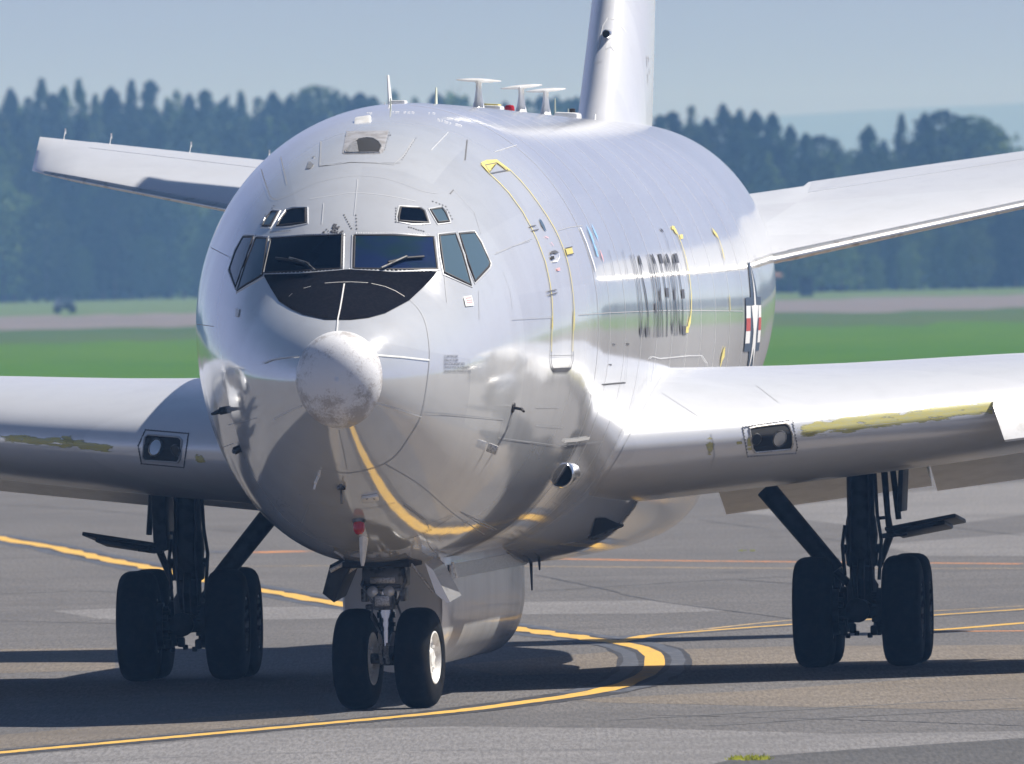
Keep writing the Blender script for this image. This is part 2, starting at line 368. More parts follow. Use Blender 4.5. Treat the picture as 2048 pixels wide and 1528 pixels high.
ground_line(MAIN, .36, M_LB, .004, 'line_border', far=toward); ground_line(MAIN[4:], .36, M_LB, .006, 'line_border'); ground_line(MAIN[6:], .325, M_LG, .008, 'line_border')
ground_line(MAIN, .165, M_LB, .010, 'line_border', far=toward); ground_line(MAIN[:8], .135, M_LY, .013, far=toward, jit=.12); ground_line(MAIN[7:], .10, M_LY, .0131, jit=.12)
ground_line(LEFTB, .40, M_LG, .005, 'line_border'); ground_line(LEFTB, .22, M_LB, .009, 'line_border'); ground_line(LEFTB, .14, M_LY, .014, jit=.4)
ground_line(RIGHTB, .30, M_LG, .0045, 'line_border'); ground_line(RIGHTB, .10, M_LY, .0125)
ground_line([(640, 1296), (1000, 1291), (1230, 1279), (1590, 1240), (2048, 1212)], .05, M_LYP, .003)
ground_line([(1000, 1116), (1300, 1121), (1600, 1124), (2048, 1128)], .12, M_LO, .003)
ground_line([(300, 1137), (600, 1132), (1060, 1133), (1600, 1137), (2048, 1137), (2300, 1137)], .07, M_LYP, .003)
ground_line([(505, 1104), (590, 1104)], .45, M_LO, .003); ground_line([(400, 1103), (500, 1104)], .5, M_LG, .003)
ground_line([(1900, 1263), (2048, 1262), (2300, 1260)], .14, M_LO, .003); ground_line([(1860, 1261), (1930, 1256), (2048, 1246), (2300, 1226)], .12, M_LY, .0035)
ground_line([(1240, 1188), (1330, 1205), (1460, 1222), (1590, 1239)], .014, M_LB, .003, 'pavement_crack', jit=.7)
ground_line([(1620, 1073), (1690, 1083), (1760, 1090)], .014, M_LB, .003, 'pavement_crack', jit=.7)
ground_line([(1400, 1040), (1470, 1050), (1540, 1058)], .014, M_LB, .003, 'pavement_crack', jit=.7)
ground_line([(1870, 1050), (1960, 1062), (2048, 1071), (2300, 1100)], .014, M_LB, .003, 'pavement_crack', jit=.7)

for a in ([(0, 1242), (230, 1247), (520, 1250)], [(1070, 1150), (1140, 1164), (1240, 1186)], [(1650, 1122), (1800, 1118), (2048, 1110)], [(900, 1362), (1150, 1352)], [(1480, 1160), (1590, 1168)], [(1880, 1180), (2048, 1174), (2300, 1168)], [(0, 1010), (160, 1018), (310, 1032)], [(430, 1060), (520, 1066)], [(1300, 1430), (1700, 1440), (2048, 1452)], [(100, 1528), (420, 1512), (800, 1502), (1200, 1500)]):
    ground_line(a, .018, M_LB, .002, 'pavement_crack', jit=.9)
M_TAR = line_mat('tyre_rubber_mark', (.075, .073, .074), (.12, .117, .116), .40, .60)
for a, h in (([(1240, 1440), (1500, 1425), (1800, 1408), (2048, 1396)], .10), ([(1420, 1452), (1700, 1434), (2048, 1416)], .09), ([(0, 1188), (180, 1182), (300, 1186)], .12), ([(1900, 1032), (2048, 1030), (2200, 1029)], .12), ([(1080, 1182), (1300, 1168), (1590, 1152)], .08)):
    ground_line(a, h, M_TAR, .001, 'tyre_mark', jit=.6)
# ------------------------------------------------------------------ the aircraft (local x = towards its port side, y = aft, z = up)
SPSI = .0765; PSI = math.asin(SPSI)
NOSE_Y = 245 - 21.87 * math.cos(PSI); NOSE_X = .095 - 21.87 * SPSI
jet = empty('jet_airplane', (NOSE_X, NOSE_Y, 0), -PSI)
tag(jet, 'large glossy light grey four engined military jet taxiing nose-on with black anti-glare panel', 'airplane')
M_J = Matrix.Translation((NOSE_X, NOSE_Y, 0)) @ Matrix.Rotation(-PSI, 4, 'Z'); M_JI = M_J.inverted()
def to_local(p): return M_JI @ p
CAM_L = to_local(CAM_P)
def local_ray(px, py): return (M_JI.to_3x3() @ ray(px, py)).normalized()
def at_u(px, py, u):
    """point of the pixel's line of sight on the station plane u (aircraft coordinates)"""
    d = local_ray(px, py); return CAM_L + d * ((u - CAM_L.y) / d.y)
def at_v(px, py, v):
    d = local_ray(px, py); return CAM_L + d * ((v - CAM_L.x) / d.x)
def ppm(u): return FPX / (NOSE_Y + u)                       # photo pixels per metre at station u

# --- fuselage: u, top, bottom, half width, height of widest point
FUS = [(0.00, 3.12, 3.02, .05, 3.07), (.10, 3.36, 2.76, .31, 3.07), (.25, 3.47, 2.60, .45, 3.07), (.5, 3.61, 2.39, .62, 3.08), (.8, 3.74, 2.19, .78, 3.10),
       (1.15, 3.88, 2.00, .93, 3.13), (1.5, 4.03, 1.84, 1.05, 3.17), (1.75, 4.22, 1.75, 1.125, 3.2), (2.0, 4.42, 1.67, 1.195, 3.22), (2.5, 4.70, 1.54, 1.315, 3.28), (3.0, 4.92, 1.45, 1.42, 3.33),
       (3.5, 5.10, 1.39, 1.505, 3.38), (4.0, 5.24, 1.35, 1.58, 3.42), (4.6, 5.36, 1.33, 1.655, 3.46), (5.5, 5.49, 1.315, 1.765, 3.51), (6.5, 5.57, 1.31, 1.85, 3.55),
       (7.5, 5.605, 1.31, 1.885, 3.57), (9.0, 5.615, 1.31, 1.89, 3.58), (28.2, 5.545, 1.31, 1.89, 3.58), (32.5, 5.53, 1.62, 1.76, 3.64), (36.0, 5.52, 2.05, 1.62, 3.80),
       (39.0, 5.46, 2.75, 1.28, 4.02), (42.0, 5.28, 3.5, .82, 4.3), (44.2, 5.0, 4.2, .35, 4.6), (44.6, 4.8, 4.5, .1, 4.65)]
NR = 144
def fus_ring(u, n=NR):
    zt, zb, a, zm = interp(FUS, u); o = []
    e = 2.0 if u > 2.6 else 2.0
    for k in range(n):
        t = 2 * math.pi * k / n; c, s = math.cos(t), math.sin(t)
        x = a * math.copysign(abs(c) ** (2 / e), c); z = zm + (zt - zm if s > 0 else zm - zb) * s
        if s < 0:                                           # double lobe: fuller below the crease
            x = a * math.copysign(abs(c) ** (2 / 2.12), c); z = zm - (zm - zb) * abs(s) ** (2 / 2.12)
        o.append((x, u, z))
    return o
us = [0.0]
while us[-1] < 44.6:
    u = us[-1]; us.append(min(44.6, u + (.04 if u < .5 else .08 if u < 3 else .15 if u < 8 else .4)))
mb = MB(); mb.loft([fus_ring(u) for u in us]); FUSE = mb.build('fuselage', M_BODY, jet, ang=None)
BVH = BVHTree.FromPolygons([Vector(p) for p in mb.v], mb.f)
def cast(px, py, bvh=None):
    d = local_ray(px, py); h = (bvh or BVH).ray_cast(CAM_L, d)
    if h[0] is None: return None
    n = h[1] if h[1].dot(d) < 0 else -h[1]
    return h[0], n
def cast_side(u, z, sgn=1):
    h = BVH.ray_cast(Vector((sgn * 6, u, z)), Vector((-sgn, 0, 0)))
    if h[0] is None: return None
    return h[0], (h[1] if h[1].x * sgn > 0 else -h[1])
def fine_poly(poly, maxlen):
    bm = bmesh.new(); vs = [bm.verts.new((x, y, 0)) for x, y in poly]; bm.faces.new(vs)
    bmesh.ops.triangulate(bm, faces=bm.faces[:])
    for _ in range(7):
        lg = [e for e in bm.edges if e.calc_length() > maxlen]
        if not lg: break
        bmesh.ops.subdivide_edges(bm, edges=lg, cuts=1); bmesh.ops.triangulate(bm, faces=bm.faces[:])
    bm.verts.index_update(); v = [(q.co.x, q.co.y) for q in bm.verts]; f = [tuple(q.index for q in g.verts) for g in bm.faces]; bm.free(); return v, f
def surf_patch(name, poly, m, parent=None, off=.006, fn=cast, maxlen=8.0, mb=None):
    v, f = fine_poly(poly, maxlen); P = []; 
    for q in v:
        h = fn(*q); P.append(None if h is None else h[0] + h[1] * off)
    own = mb is None; mb = mb or MB()
    idx = {}; vs = []
    for i, p in enumerate(P):
        if p is not None: idx[i] = len(vs); vs.append(p)
    mb.add(vs, [tuple(idx[k] for k in g) for g in f if all(k in idx for k in g)])
    if own: return mb.build(name, m, parent or jet, ang=None)
def surf_strip(name, pts, width, m, parent=None, off=.005, fn=cast, step=6.0, curve=False, mb=None):
    if curve: pts = dens(pts, step)
    P = []
    for i in range(len(pts) - 1):
        a, b = pts[i], pts[i + 1]; n = max(1, int(math.hypot(b[0] - a[0], b[1] - a[1]) / step))
        for k in range(n): P.append((a[0] + (b[0] - a[0]) * k / n, a[1] + (b[1] - a[1]) * k / n))
    P.append(pts[-1])
    H = [h for h in (fn(*p) for p in P) if h is not None]
    if len(H) < 2: return None
    A = []; B = []
    for i, (p, n) in enumerate(H):
        t = (H[min(i + 1, len(H) - 1)][0] - H[max(i - 1, 0)][0]).normalized(); s = n.cross(t).normalized() * width / 2
        A.append(p + s + n * off); B.append(p - s + n * off)
    own = mb is None; mb = mb or MB(); mb.strip(A, B)
    if own: return mb.build(name, m, parent or jet, ang=None)
def raised(name, pts, r, m, parent=None, off=.004, fn=cast, closed=True, n=6):
    """thin raised bead (frame) along pixels"""
    P = list(pts) + ([pts[0]] if closed else []); Q = []
    for i in range(len(P) - 1):
        a, b = P[i], P[i + 1]; k = max(1, int(math.hypot(b[0] - a[0], b[1] - a[1]) / 10))
        Q += [(a[0] + (b[0] - a[0]) * j / k, a[1] + (b[1] - a[1]) * j / k) for j in range(k)]
    Q.append(P[-1]); H = [h for h in (fn(*q) for q in Q) if h]
    mb = MB(); mb.tube([p + nn * off for p, nn in H], r, n); return mb.build(name, m, parent or jet)

# --- wings
def wing_sec(v):
    if v < 8.28: ule = 12.75 + (v - 1.6) * .84
    else: ule = 18.36 + (v - 8.28) * .765
    ute = 24.0 if v < 7 else 24.0 + (v - 7) * .515
    zle = interp([(0.8, 2.27), (1.6, 2.31), (2.95, 2.38), (5, 2.54), (8.28, 2.87), (21.9, 4.5)], v)[0]
    tc = interp([(0.8, .114), (1.6, .114), (2.95, .114), (5, .118), (8.28, .105), (21.9, .09)], v)[0]
    return ule, ute, zle, tc
NA = 26
def airfoil(ule, ute, zle, zte, tc, camber=.012):
    c = ute - ule; up = []; lo = []
    for i in range(NA + 1):
        x = .5 * (1 - math.cos(math.pi * i / NA)); yt = 5 * tc * (.2969 * math.sqrt(x) - .126 * x - .3516 * x * x + .2843 * x ** 3 - .1015 * x ** 4)
        yc = camber * 4 * x * (1 - x); z0 = zle + (zte - zle) * x
        up.append((ule + c * x, z0 + c * (yc + yt))); lo.append((ule + c * x, z0 + c * (yc - yt)))
    return up + lo[-1:0:-1]                                  # closed ring, starts at the leading edge
WV = [.8, 1.2, 1.6, 2.0, 2.4, 2.95, 3.5, 4, 4.5, 5, 5.6, 6.3, 7, 8.28, 9.5, 11, 12.5, 14.2, 16, 18, 20, 21.2, 21.7, 21.95]
WBVH = {}
def wing_rings(sg):
    rs = []
    for v in WV:
        ule, ute, zle, tc = wing_sec(v)
        if v > 21.2: k = (v - 21.2) / .8; ule += 1.6 * k * k; tc *= max(.15, 1 - k * .9)
        rs.append([(sg * v, u, z) for u, z in airfoil(ule, ute, zle, zle - .1, tc)])
    return rs
for sg in (1, -1):
    mb = MB(); mb.loft(wing_rings(sg)); w = mb.build('wing', M_WING, jet, ang=60); WBVH[sg] = (BVHTree.FromPolygons([Vector(p) for p in mb.v], mb.f), w)
    # trailing edge flaps, lowered: inboard, fillet, outboard
    for v0, v1, drop, ch, nm in ((1.78, 3.86, .0, 1.75, 'flap'), (3.9, 5.9, .06, 2.0, 'flap'), (5.95, 8.0, .0, 1.3, 'flap'), (8.9, 15.5, .0, 1.3, 'flap')):
        rs = []
        for v in (v0, (v0 + v1) / 2, v1):
            u0, u1, zl, tc = wing_sec(v); a = R(16); zl = 1.50 + (v - 1.75) * .118 - drop + ch * math.sin(a) if v < 8.5 else zl - .13; pr = airfoil(0, ch, 0, 0, .13, .03)
            rs.append([(sg * v, u1 - .45 + x * math.cos(a) + z * math.sin(a), zl - x * math.sin(a) + z * math.cos(a)) for x, z in pr])
        mb = MB(); mb.loft(rs); mb.build(nm, M_FLAP, jet, ang=60)
    # leading edge flap panels hanging forward below the leading edge
    for v0, v1 in ((5.04, 7.2), (9.4, 13.2), (15.0, 20.6)):
        rs = []
        for v in (v0, v1):
            ul, ut, zl, tc = wing_sec(v)
            rs.append([(sg * (v + (.34 * max(0, .08 - b) if v == v0 else 0)), ul + a, zl + b) for a, b in ((.14, .10), (.02, .115), (-.10, .06), (-.24, -.16), (-.27, -.27), (-.24, -.29), (-.18, -.15), (-.06, .0))])
        mb = MB(); mb.loft(rs); mb.build('leading_edge_flap', M_WHITE, jet, ang=50)
    # engines
    for v, uf, zc_, r in ((8.35, 14.2, 1.72, .70), (14.3, 18.9, 2.30, .68)):
        prof = [(0.25, r * .70), (.06, r * .74), (0, r * .80), (.05, r * .87), (.4, r * .97), (1.2, r), (2.6, r * .97), (3.4, r * .80), (3.9, r * .62), (4.9, r * .50), (4.9, r * .44), (4.3, r * .42)]
        mb = MB(); mb.lathe((sg * v, uf, zc_), (0, 1, 0), prof, 40); e = mb.build('engine_nacelle', M_WING, jet, ang=50)
        mb = MB(); mb.lathe((sg * v, uf, zc_), (0, 1, 0), [(.02, .001), (.12, .10), (.3, .18), (.62, .2)], 24); mb.build('spinner', M_STEEL, e)
        mb = MB(); mb.lathe((sg * v, uf + .55, zc_), (0, 1, 0), [(0, .02), (.02, r * .72)], 32)
        for k in range(24):
            a = 2 * math.pi * k / 24; mb.box((sg * v + math.cos(a) * r * .45, uf + .5, zc_ + math.sin(a) * r * .45), (r * .5, .02, .05), Euler((.6, -a, 0)))
        mb.build('fan', M_DARKGEAR, e, smooth=False)
        mb = MB(); mb.lathe((sg * v, uf, zc_), (0, 1, 0), [(.25, r * .70), (.06, r * .745), (-.01, r * .80), (.05, r * .875), (.09, r * .89)], 40); mb.build('inlet_lip', M_BARE, e)
        ul, ut, zl, tc = wing_sec(v); rs = []
        for z, u0, u1, th in ((zc_ + r * .85, uf + .7, uf + 4.2, .14), (zl - .1, ul - .3, ul + 3.0, .14), (zl + .25, ul + .0, ul + 2.5, .1)):
            rs.append([(sg * v + x * th, u0 + (u1 - u0) * t, z) for t, x in ((0, 0), (.08, .7), (.3, 1), (.7, .8), (1, 0), (.7, -.8), (.3, -1), (.08, -.7))])
        mb = MB(); mb.loft(rs); mb.build('engine_pylon', M_WING, jet, ang=50)

# --- wing to body belly fairing
BEL = [(11.6, .5, 1.37), (12.6, .95, 1.29), (13.8, 1.38, 1.21), (15.2, 1.66, 1.165), (19, 1.72, 1.15), (23, 1.70, 1.15), (25.5, 1.58, 1.18), (27.5, 1.25, 1.28), (29, .8, 1.42), (30, .4, 1.55)]
rs = []
u = 11.6
while u <= 30.01:
    hw, zb = interp(BEL, u); o = []
    for k in range(72):
        t = 2 * math.pi * k / 72; c, s = math.cos(t), math.sin(t)
        o.append((hw * math.copysign(abs(c) ** (2 / 2.7), c), u, 2.15 + (.35 if s > 0 else 2.15 - zb) * math.copysign(abs(s) ** (2 / 2.7), s)))
    rs.append(o); u += .3
mb = MB(); mb.loft(rs); BELF = mb.build('belly_fairing', M_BODY, jet, ang=60)
BBVH = BVHTree.FromPolygons([Vector(p) for p in mb.v], mb.f)
# --- canoe radome under the forward body
CAN = [(5.62, .44), (5.8, .475), (6.3, .50), (7.2, .51), (14.6, .51), (15.7, .46), (16.5, .34), (17.0, .12)]
def can_ring(u, hw, sh=0.0):
    o = []
    for k in range(48):
        t = 2 * math.pi * k / 48; c, s = math.cos(t), math.sin(t); e = 2.25
        x = hw * math.copysign(abs(c) ** (2 / e), c)
        z = .97 + (.66 * abs(s) ** (2 / e) if s < 0 else 0) * -1 + (.62 * abs(s) ** (2 / 6) if s > 0 else 0)
        if s > 0: x = hw * math.copysign(abs(c) ** (2 / 6), c)
        o.append((x, u + sh * max(0, 1.1 - z), z))
    return o
mb = MB(); mb.loft([can_ring(5.62, .455, .35), can_ring(5.66, .475, .35), can_ring(6.4, .5, .2)] + [can_ring(u, hw) for u, hw in CAN[3:]])
CANOE = mb.build('canoe_radome', M_CANOE, jet, ang=35); CBVH = BVHTree.FromPolygons([Vector(p) for p in mb.v], mb.f)
mb = MB()
for sg in (1, -1): mb.box((sg * .512, 10.6, 1.235), (.02, 9.2, .13))
mb.build('radome_edge_strip', M_FRAME, CANOE)

# --- tailplane, fin
for sg in (1, -1):
    def tp(v):
        ule = 39.0 + (v - .5) * .70; ute = 42.9 + (v - .5) * .36
        ute -= .34 * min(1, max(0, (1.52 - v) / .03))
        zl = 4.0 + (v - 1.22) * .205 * (1 if v > 1 else .4); zt = 4.68 + .125 * v - .04 * min(1, max(0, (1.52 - v) / .03))
        return ule, ute, zl, zt
    VS = (.3, .75, 1.22, 1.49, 1.52, 2, 3, 4.2, 5.4, 6.4, 6.8, 6.93, 6.99)
    rs = []; le = []
    for v in VS:
        ule, ute, zl, zt = tp(v); tc = .066
        if v > 6.4: k = (v - 6.4) / .6; ule += .75 * k ** 3; tc *= 1 - .75 * k ** 3
        pr = airfoil(ule, ute, zl, zt, tc, 0.0); rs.append([(sg * v, a, b) for a, b in pr])
        L = [p for p in ([pr[i] for i in range(3, -1, -1)] + [pr[-i] for i in range(1, 6)])]
        cx = ule + .4; cz = zl + .05; le.append([(sg * v, a - .012, zl + .02 + (b - zl - .02) * 1.07) for a, b in L])
    mb = MB(); mb.loft(rs); T = mb.build('tailplane', M_WING, jet, ang=60)
    mb = MB(); mb.loft(le[1:-2], close=False, cap=False); mb.build('leading_edge', M_BARE, T, ang=60)
    rs = []
    for v in (1.56, 4, 6.4):
        ule, ute, zl, zt = tp(v); pr = airfoil(ule, ute, zl, zt, .066, 0.0); iu_ = [i for i in range(NA + 1) if .5 * (1 - math.cos(math.pi * i / NA)) > .77]
        up = [(pr[i][0], pr[i][1] + .004) for i in iu_]; lo = [(pr[-i][0], pr[-i][1] - .004) for i in iu_[:-1]]; up[-1] = (ute + .012, up[-1][1] - .002)
        rs.append([(sg * v, a_, b_) for a_, b_ in up + lo[::-1]])
    mb = MB(); mb.loft(rs); mb.build('elevator', M_WING, T, ang=30)
    for v in ((6.72, 6.2, 5.3, 4.42) if sg < 0 else (6.72, 6.2, 5.3, 4.42)):
        ule, ute, zl, zt = tp(v); mb = MB(); mb.tube([(sg * v, ute - .03, zt - .01), (sg * v, ute + .2, zt + .09)], .004, 6); mb.box((sg * v, ute + .2, zt + .09), (.014, .04, .06)); mb.build('static_wick', M_WHITE, T)
FIN = [(5.2, 32.0, 40.4, .33), (5.55, 33.0, 40.5, .33), (5.9, 33.75, 40.6, .325), (6.4, 34.65, 40.8, .31), (6.9, 35.5, 41.0, .295), (8.0, 36.9, 42.6, .27), (10.5, 39.2, 44.3, .20), (12.5, 41.1, 45.4, .15), (12.9, 42.0, 45.7, .09)]
rs = []
for z, u0, u1, ht in FIN:
    o = []
    for i in range(17):
        x = .5 * (1 - math.cos(math.pi * i / 16)); yt = (.2969 * math.sqrt(x) - .126 * x - .3516 * x * x + .2843 * x ** 3 - .1036 * x ** 4) / .10 * .5 * 2 * ht / 1.0 / 1.0
        o.append((yt, u0 + (u1 - u0) * x, z))
    rs.append(o + [(-a, b, c) for a, b, c in o[-2:0:-1]])
mb = MB(); mb.loft(rs); FINO = mb.build('tail_fin', M_WING, jet, ang=60); FBVH = BVHTree.FromPolygons([Vector(p) for p in mb.v], mb.f)
castf = lambda x, y: cast(x, y, FBVH)
h = castf(1215, 68)
if h:
    p = h[0]; mb = MB(); mb.lathe((p.x, p.y - .22, p.z), (0, 1, 0), [(.3, .045), (.02, .036), (0, .040), (.03, .047), (.3, .055)], 20); mb.build('air_probe', M_CHROME, FINO)
    mb = MB(); mb.lathe((p.x, p.y - .2, p.z), (0, 1, 0), [(0, .001), (.0, .036)], 20); mb.build('probe_hole', M_DARK, FINO)
surf_strip('panel_line', [(1196, 100), (1206, 52), (1216, 36), (1232, 40), (1250, 62)], .012, M_LINEL, FINO, fn=castf)
surf_strip('panel_line', [(1188, 127), (1206, 122)], .010, M_LINEM, FINO, fn=castf)
surf_strip('panel_line', [(1212, 98), (1222, 94), (1232, 108)], .010, M_LINEM, FINO, fn=castf)
for a, b in (((1293, 112), (1293.5, 134)), ((1296.5, 113), (1297, 124)), ((1294.5, 146), (1296, 166)), ((1298, 136), (1298.6, 147))):
    surf_strip('tail_number', [a, b], .05, M_LINEM, FINO, fn=castf, step=2)
# ------------------------------------------------------------------ nose details
mb = MB(); prof = []
for i in range(25):
    a = math.pi * i / 24 * .62; prof.append((.36 * (1 - math.cos(a)), math.sin(a)))
rings = []
for h_, r_ in prof:
    rings.append([(.405 * r_ * math.cos(2 * math.pi * k / 48), h_ - .10, 3.08 + (.435 if math.sin(2 * math.pi * k / 48) > 0 else .455) * r_ * math.sin(2 * math.pi * k / 48)) for k in range(48)])
mb.loft(rings); CAP = mb.build('nose_cap', M_CAP, jet, ang=None)
Z1 = lambda *p: zc(.3418, 360, 140, p)      # photo crops used while measuring
Z2 = lambda *p: zc(.3418, 360, 600, p)
Z3 = lambda *p: zc(.3418, 880, 140, p)
Z4 = lambda *p: zc(.3418, 880, 600, p)
# black anti-glare panel
surf_patch('antiglare_panel', Z1((485, 1192), (600, 1190), (800, 1180), (950, 1170), (1000, 1168), (1200, 1176), (1503, 1180), (1475, 1218), (1420, 1275), (1340, 1350), (1200, 1425), (1100, 1452), (1000, 1463), (850, 1462), (720, 1432), (650, 1400), (580, 1355), (530, 1275)), M_BLACK, off=.006, maxlen=7)
surf_strip('panel_seam', Z1((848, 1252), (920, 1247), (1000, 1245), (1100, 1250)), .007, M_LINEL, off=.010)
surf_strip('panel_seam', Z1((1120, 1254), (1200, 1272), (1260, 1298), (1312, 1330)), .007, M_LINEL, off=.010)
surf_strip('panel_seam', Z1((725, 1282), (768, 1270)), .006, M_LINEL, off=.010); surf_strip('panel_seam', Z1((640, 1330), (660, 1312)), .008, M_LINEM, off=.010)
# lightning diverter strips
for i, p in enumerate((Z1((962, 1255), (950, 1330), (938, 1400), (925, 1460), (920, 1525)) + Z2((918, 205)), Z2((695, 331), (600, 340), (545, 350), (490, 372)), Z2((1150, 324), (1300, 335), (1455, 352)), Z2((1140, 600), (1280, 640), (1408, 682)), Z2((712, 620), (640, 650), (550, 697)))):
    surf_strip('diverter_strip', p, .013, M_LINEL, off=.010)
for p in (Z2((1345, 0), (1400, 60), (1437, 140), (1455, 250), (1458, 352), (1440, 520), (1408, 680), (1340, 800), (1270, 900), (1190, 960), (1080, 996), (980, 1012), (880, 1000), (800, 985)),):
    surf_strip('radome_seam', p, .010, M_LINEM, curve=True)
for p in (Z2((930, 760), (960, 900), (975, 985)), Z2((840, 1205), (1000, 1226), (1150, 1212), (1260, 1185)), Z2((1420, 655), (1890, 697)), Z2((1890, 697), (1865, 805), (2048, 832)), Z2((1200, 960), (1400, 1080), (1600, 1250), (1780, 1370)), Z2((1640, 1240), (1750, 1310), (1830, 1340)), Z2((880, 1200), (760, 1185), (715, 1300)),
          Z2((1300, 1180), (1440, 1290), (1455, 1335)), Z2((1330, 1395), (1500, 1320)), Z2((1430, 1372), (1460, 1440), (1500, 1495)), Z2((1430, 1620 - 300), (1600, 1255)),
          Z4((0, 660), (365, 698)), Z4((340, 805), (550, 832), (740, 858)), Z4((560, 733), (715, 745)), Z4((740, 850), (955, 828), (900, 1010)), Z4((120, 1240), (330, 1340)), Z4((560, 628), (690, 628)),
          Z3((320, 1080), (420, 1035), (540, 985)), Z3((420, 1462), (650, 1450)), Z3((690, 940), (760, 920), (830, 912)),
          Z1((475, 580), (510, 690), (545, 755), (640, 735), (760, 675), (880, 640), (1040, 620), (1180, 632), (1300, 665), (1420, 710), (1510, 725)),
          Z1((590, 510), (610, 600), (625, 670)), Z1((165, 1030), (240, 1070), (300, 1100)), Z1((1850, 1070), (1940, 1035), (2048, 1000)), Z1((1600, 700), (1720, 830), (1760, 960)),
          Z1((1890, 1180), (1930, 1290), (1945, 1400)), Z1((1545, 1200), (1560, 1360)), Z1((1745, 1290), (1750, 1460)), Z2((195, 155), (60, 135)), Z2((285, 730), (450, 690)), Z2((200, 880), (310, 840))):
    surf_strip('panel_line', p, .006, M_LINEM, curve=len(p) > 3)
for p in (Z1((1680, 410), (1668, 528)), Z1((1580, 725), (1600, 702))): surf_strip('panel_line', p, .012, M_LINE)
for p in (Z1((760, 775 - 20), (900, 735), (1020, 720), (1200, 735), (1380, 770)), Z1((1040, 640), (1020, 850)), Z1((1470, 470), (1570, 365)), Z1((1840, 480), (1970, 440)), Z1((840, 780), (830, 900))): surf_strip('panel_line', p, .007, M_SEAM, curve=len(p) > 3)
surf_strip('panel_line', Z2((1870, 1245), (1755, 1370)), .010, M_RED)

# ------------------------------------------------------------------ cockpit windows
WIN = [('windshield', Z1((535, 988), (745, 978), (948, 968), (942, 1165), (700, 1178), (490, 1190)), M_GLASS), ('windshield', Z1((1022, 970), (1250, 970), (1480, 980), (1502, 1166), (1250, 1168), (1016, 1163)), M_GLASSC),
       ('side_window', Z1((1515, 972), (1608, 962), (1650, 1080), (1700, 1260), (1545, 1185), (1530, 1080)), M_GLASSB), ('side_window', Z1((1632, 962), (1722, 955), (1760, 1020), (1810, 1130), (1804, 1152), (1724, 1238), (1685, 1130)), M_GLASSB),
       ('side_window', Z1((447, 985), (512, 988), (500, 1090), (484, 1200), (400, 1250), (338, 1292), (390, 1130)), M_GLASSB), ('side_window', Z1((372, 980), (432, 978), (390, 1100), (328, 1270), (308, 1215), (293, 1165), (330, 1060)), M_GLASSB),
       ('eyebrow_window', Z1((1292, 805), (1400, 812), (1425, 828), (1450, 895), (1360, 892), (1282, 885), (1280, 860)), M_GLASS), ('eyebrow_window', Z1((1465, 820), (1528, 812), (1548, 835), (1572, 886), (1510, 893)), M_GLASSB),
       ('eyebrow_window', Z1((628, 828), (660, 818), (735, 812), (735, 895), (650, 905), (570, 914), (595, 870)), M_GLASS), ('eyebrow_window', Z1((538, 832), (575, 833), (530, 912), (485, 912), (510, 868)), M_GLASSB)]
for nm, poly, m in WIN:
    w = surf_patch(nm, poly, m, off=.008, maxlen=7)
    raised('window_seal', poly, .010, M_SEAL, w, off=.006)
    cx = sum(p[0] for p in poly) / len(poly); cy = sum(p[1] for p in poly) / len(poly)
    big = [(x + (x - cx) / max(1, math.hypot(x - cx, y - cy)) * 4.6, y + (y - cy) / max(1, math.hypot(x - cx, y - cy)) * 4.6) for x, y in poly]
    raised('window_frame', big, .009, M_SEAM, w, off=.0)
# wipers
def lift(p, o): h = cast(*p); return h[0] + h[1] * o
for arm, blade in ((Z1((1175, 1175), (1320, 1110)), Z1((1215, 1138), (1320, 1112), (1420, 1104))), (Z1((795, 1190), (745, 1148), (655, 1124)), Z1((570, 1112), (655, 1124), (760, 1146)))):
    mb = MB(); mb.tube([lift(p, .035 + .01 * i) for i, p in enumerate(arm)], .011, 6); w = mb.build('wiper', M_STEEL, jet)
    mb = MB(); mb.tube([lift(p, .028) for p in blade], .012, 6); mb.build('wiper_blade', M_SEAL, w)
# rivets round the windscreen (too many and too small to part)
mb = MB()
def rivet(px, py, r=.010, m=mb):
    h = cast(px, py)
    if h:
        p, n = h; a = n.orthogonal().normalized(); b = n.cross(a); m.add([p + n * .009] + [p + n * .005 + (a * math.cos(t) + b * math.sin(t)) * r for t in (0, 1.05, 2.1, 3.14, 4.19, 5.24)], [(0, i + 1, (i + 1) % 6 + 1) for i in range(6)])
def rivets(pts, step, r=.010, m=mb, jit=.4, keep=1.0):
    for i in range(len(pts) - 1):
        a, b = pts[i], pts[i + 1]; n = max(1, int(math.hypot(b[0] - a[0], b[1] - a[1]) / step))
        for k in range(n):
            if rnd.random() < keep: rivet(a[0] + (b[0] - a[0]) * k / n + rnd.uniform(-jit, jit), a[1] + (b[1] - a[1]) * k / n + rnd.uniform(-jit, jit), r, m)
rivets(Z1((520, 978), (745, 968), (960, 955)), 4.2); rivets(Z1((530, 950), (660, 940)), 5); rivets(Z1((955, 985), (950, 1160)), 7); rivets(Z1((960, 850), (1010, 940)), 5); rivets(Z1((1030, 850), (1035, 950)), 6)
rivets(Z1((745, 820), (742, 900), (640, 912), (575, 920)), 5); rivets(Z1((1265, 810), (1262, 890), (1450, 905)), 5); rivets(Z1((1480, 770), (1555, 800), (1600, 890)), 6); rivets(Z1((500, 850), (475, 905), (520, 925)), 6)
rivets(Z1((540, 810), (560, 780)), 5); rivets(Z1((1340, 920), (1440, 950)), 5)
for _ in range(36): 
    rivet(*Z1((rnd.gauss(905, 26), rnd.gauss(928, 18)))[0], r=rnd.uniform(.008, .017))
mb.build('rivets', M_LINE, FUSE, smooth=False)['kind'] = 'stuff'
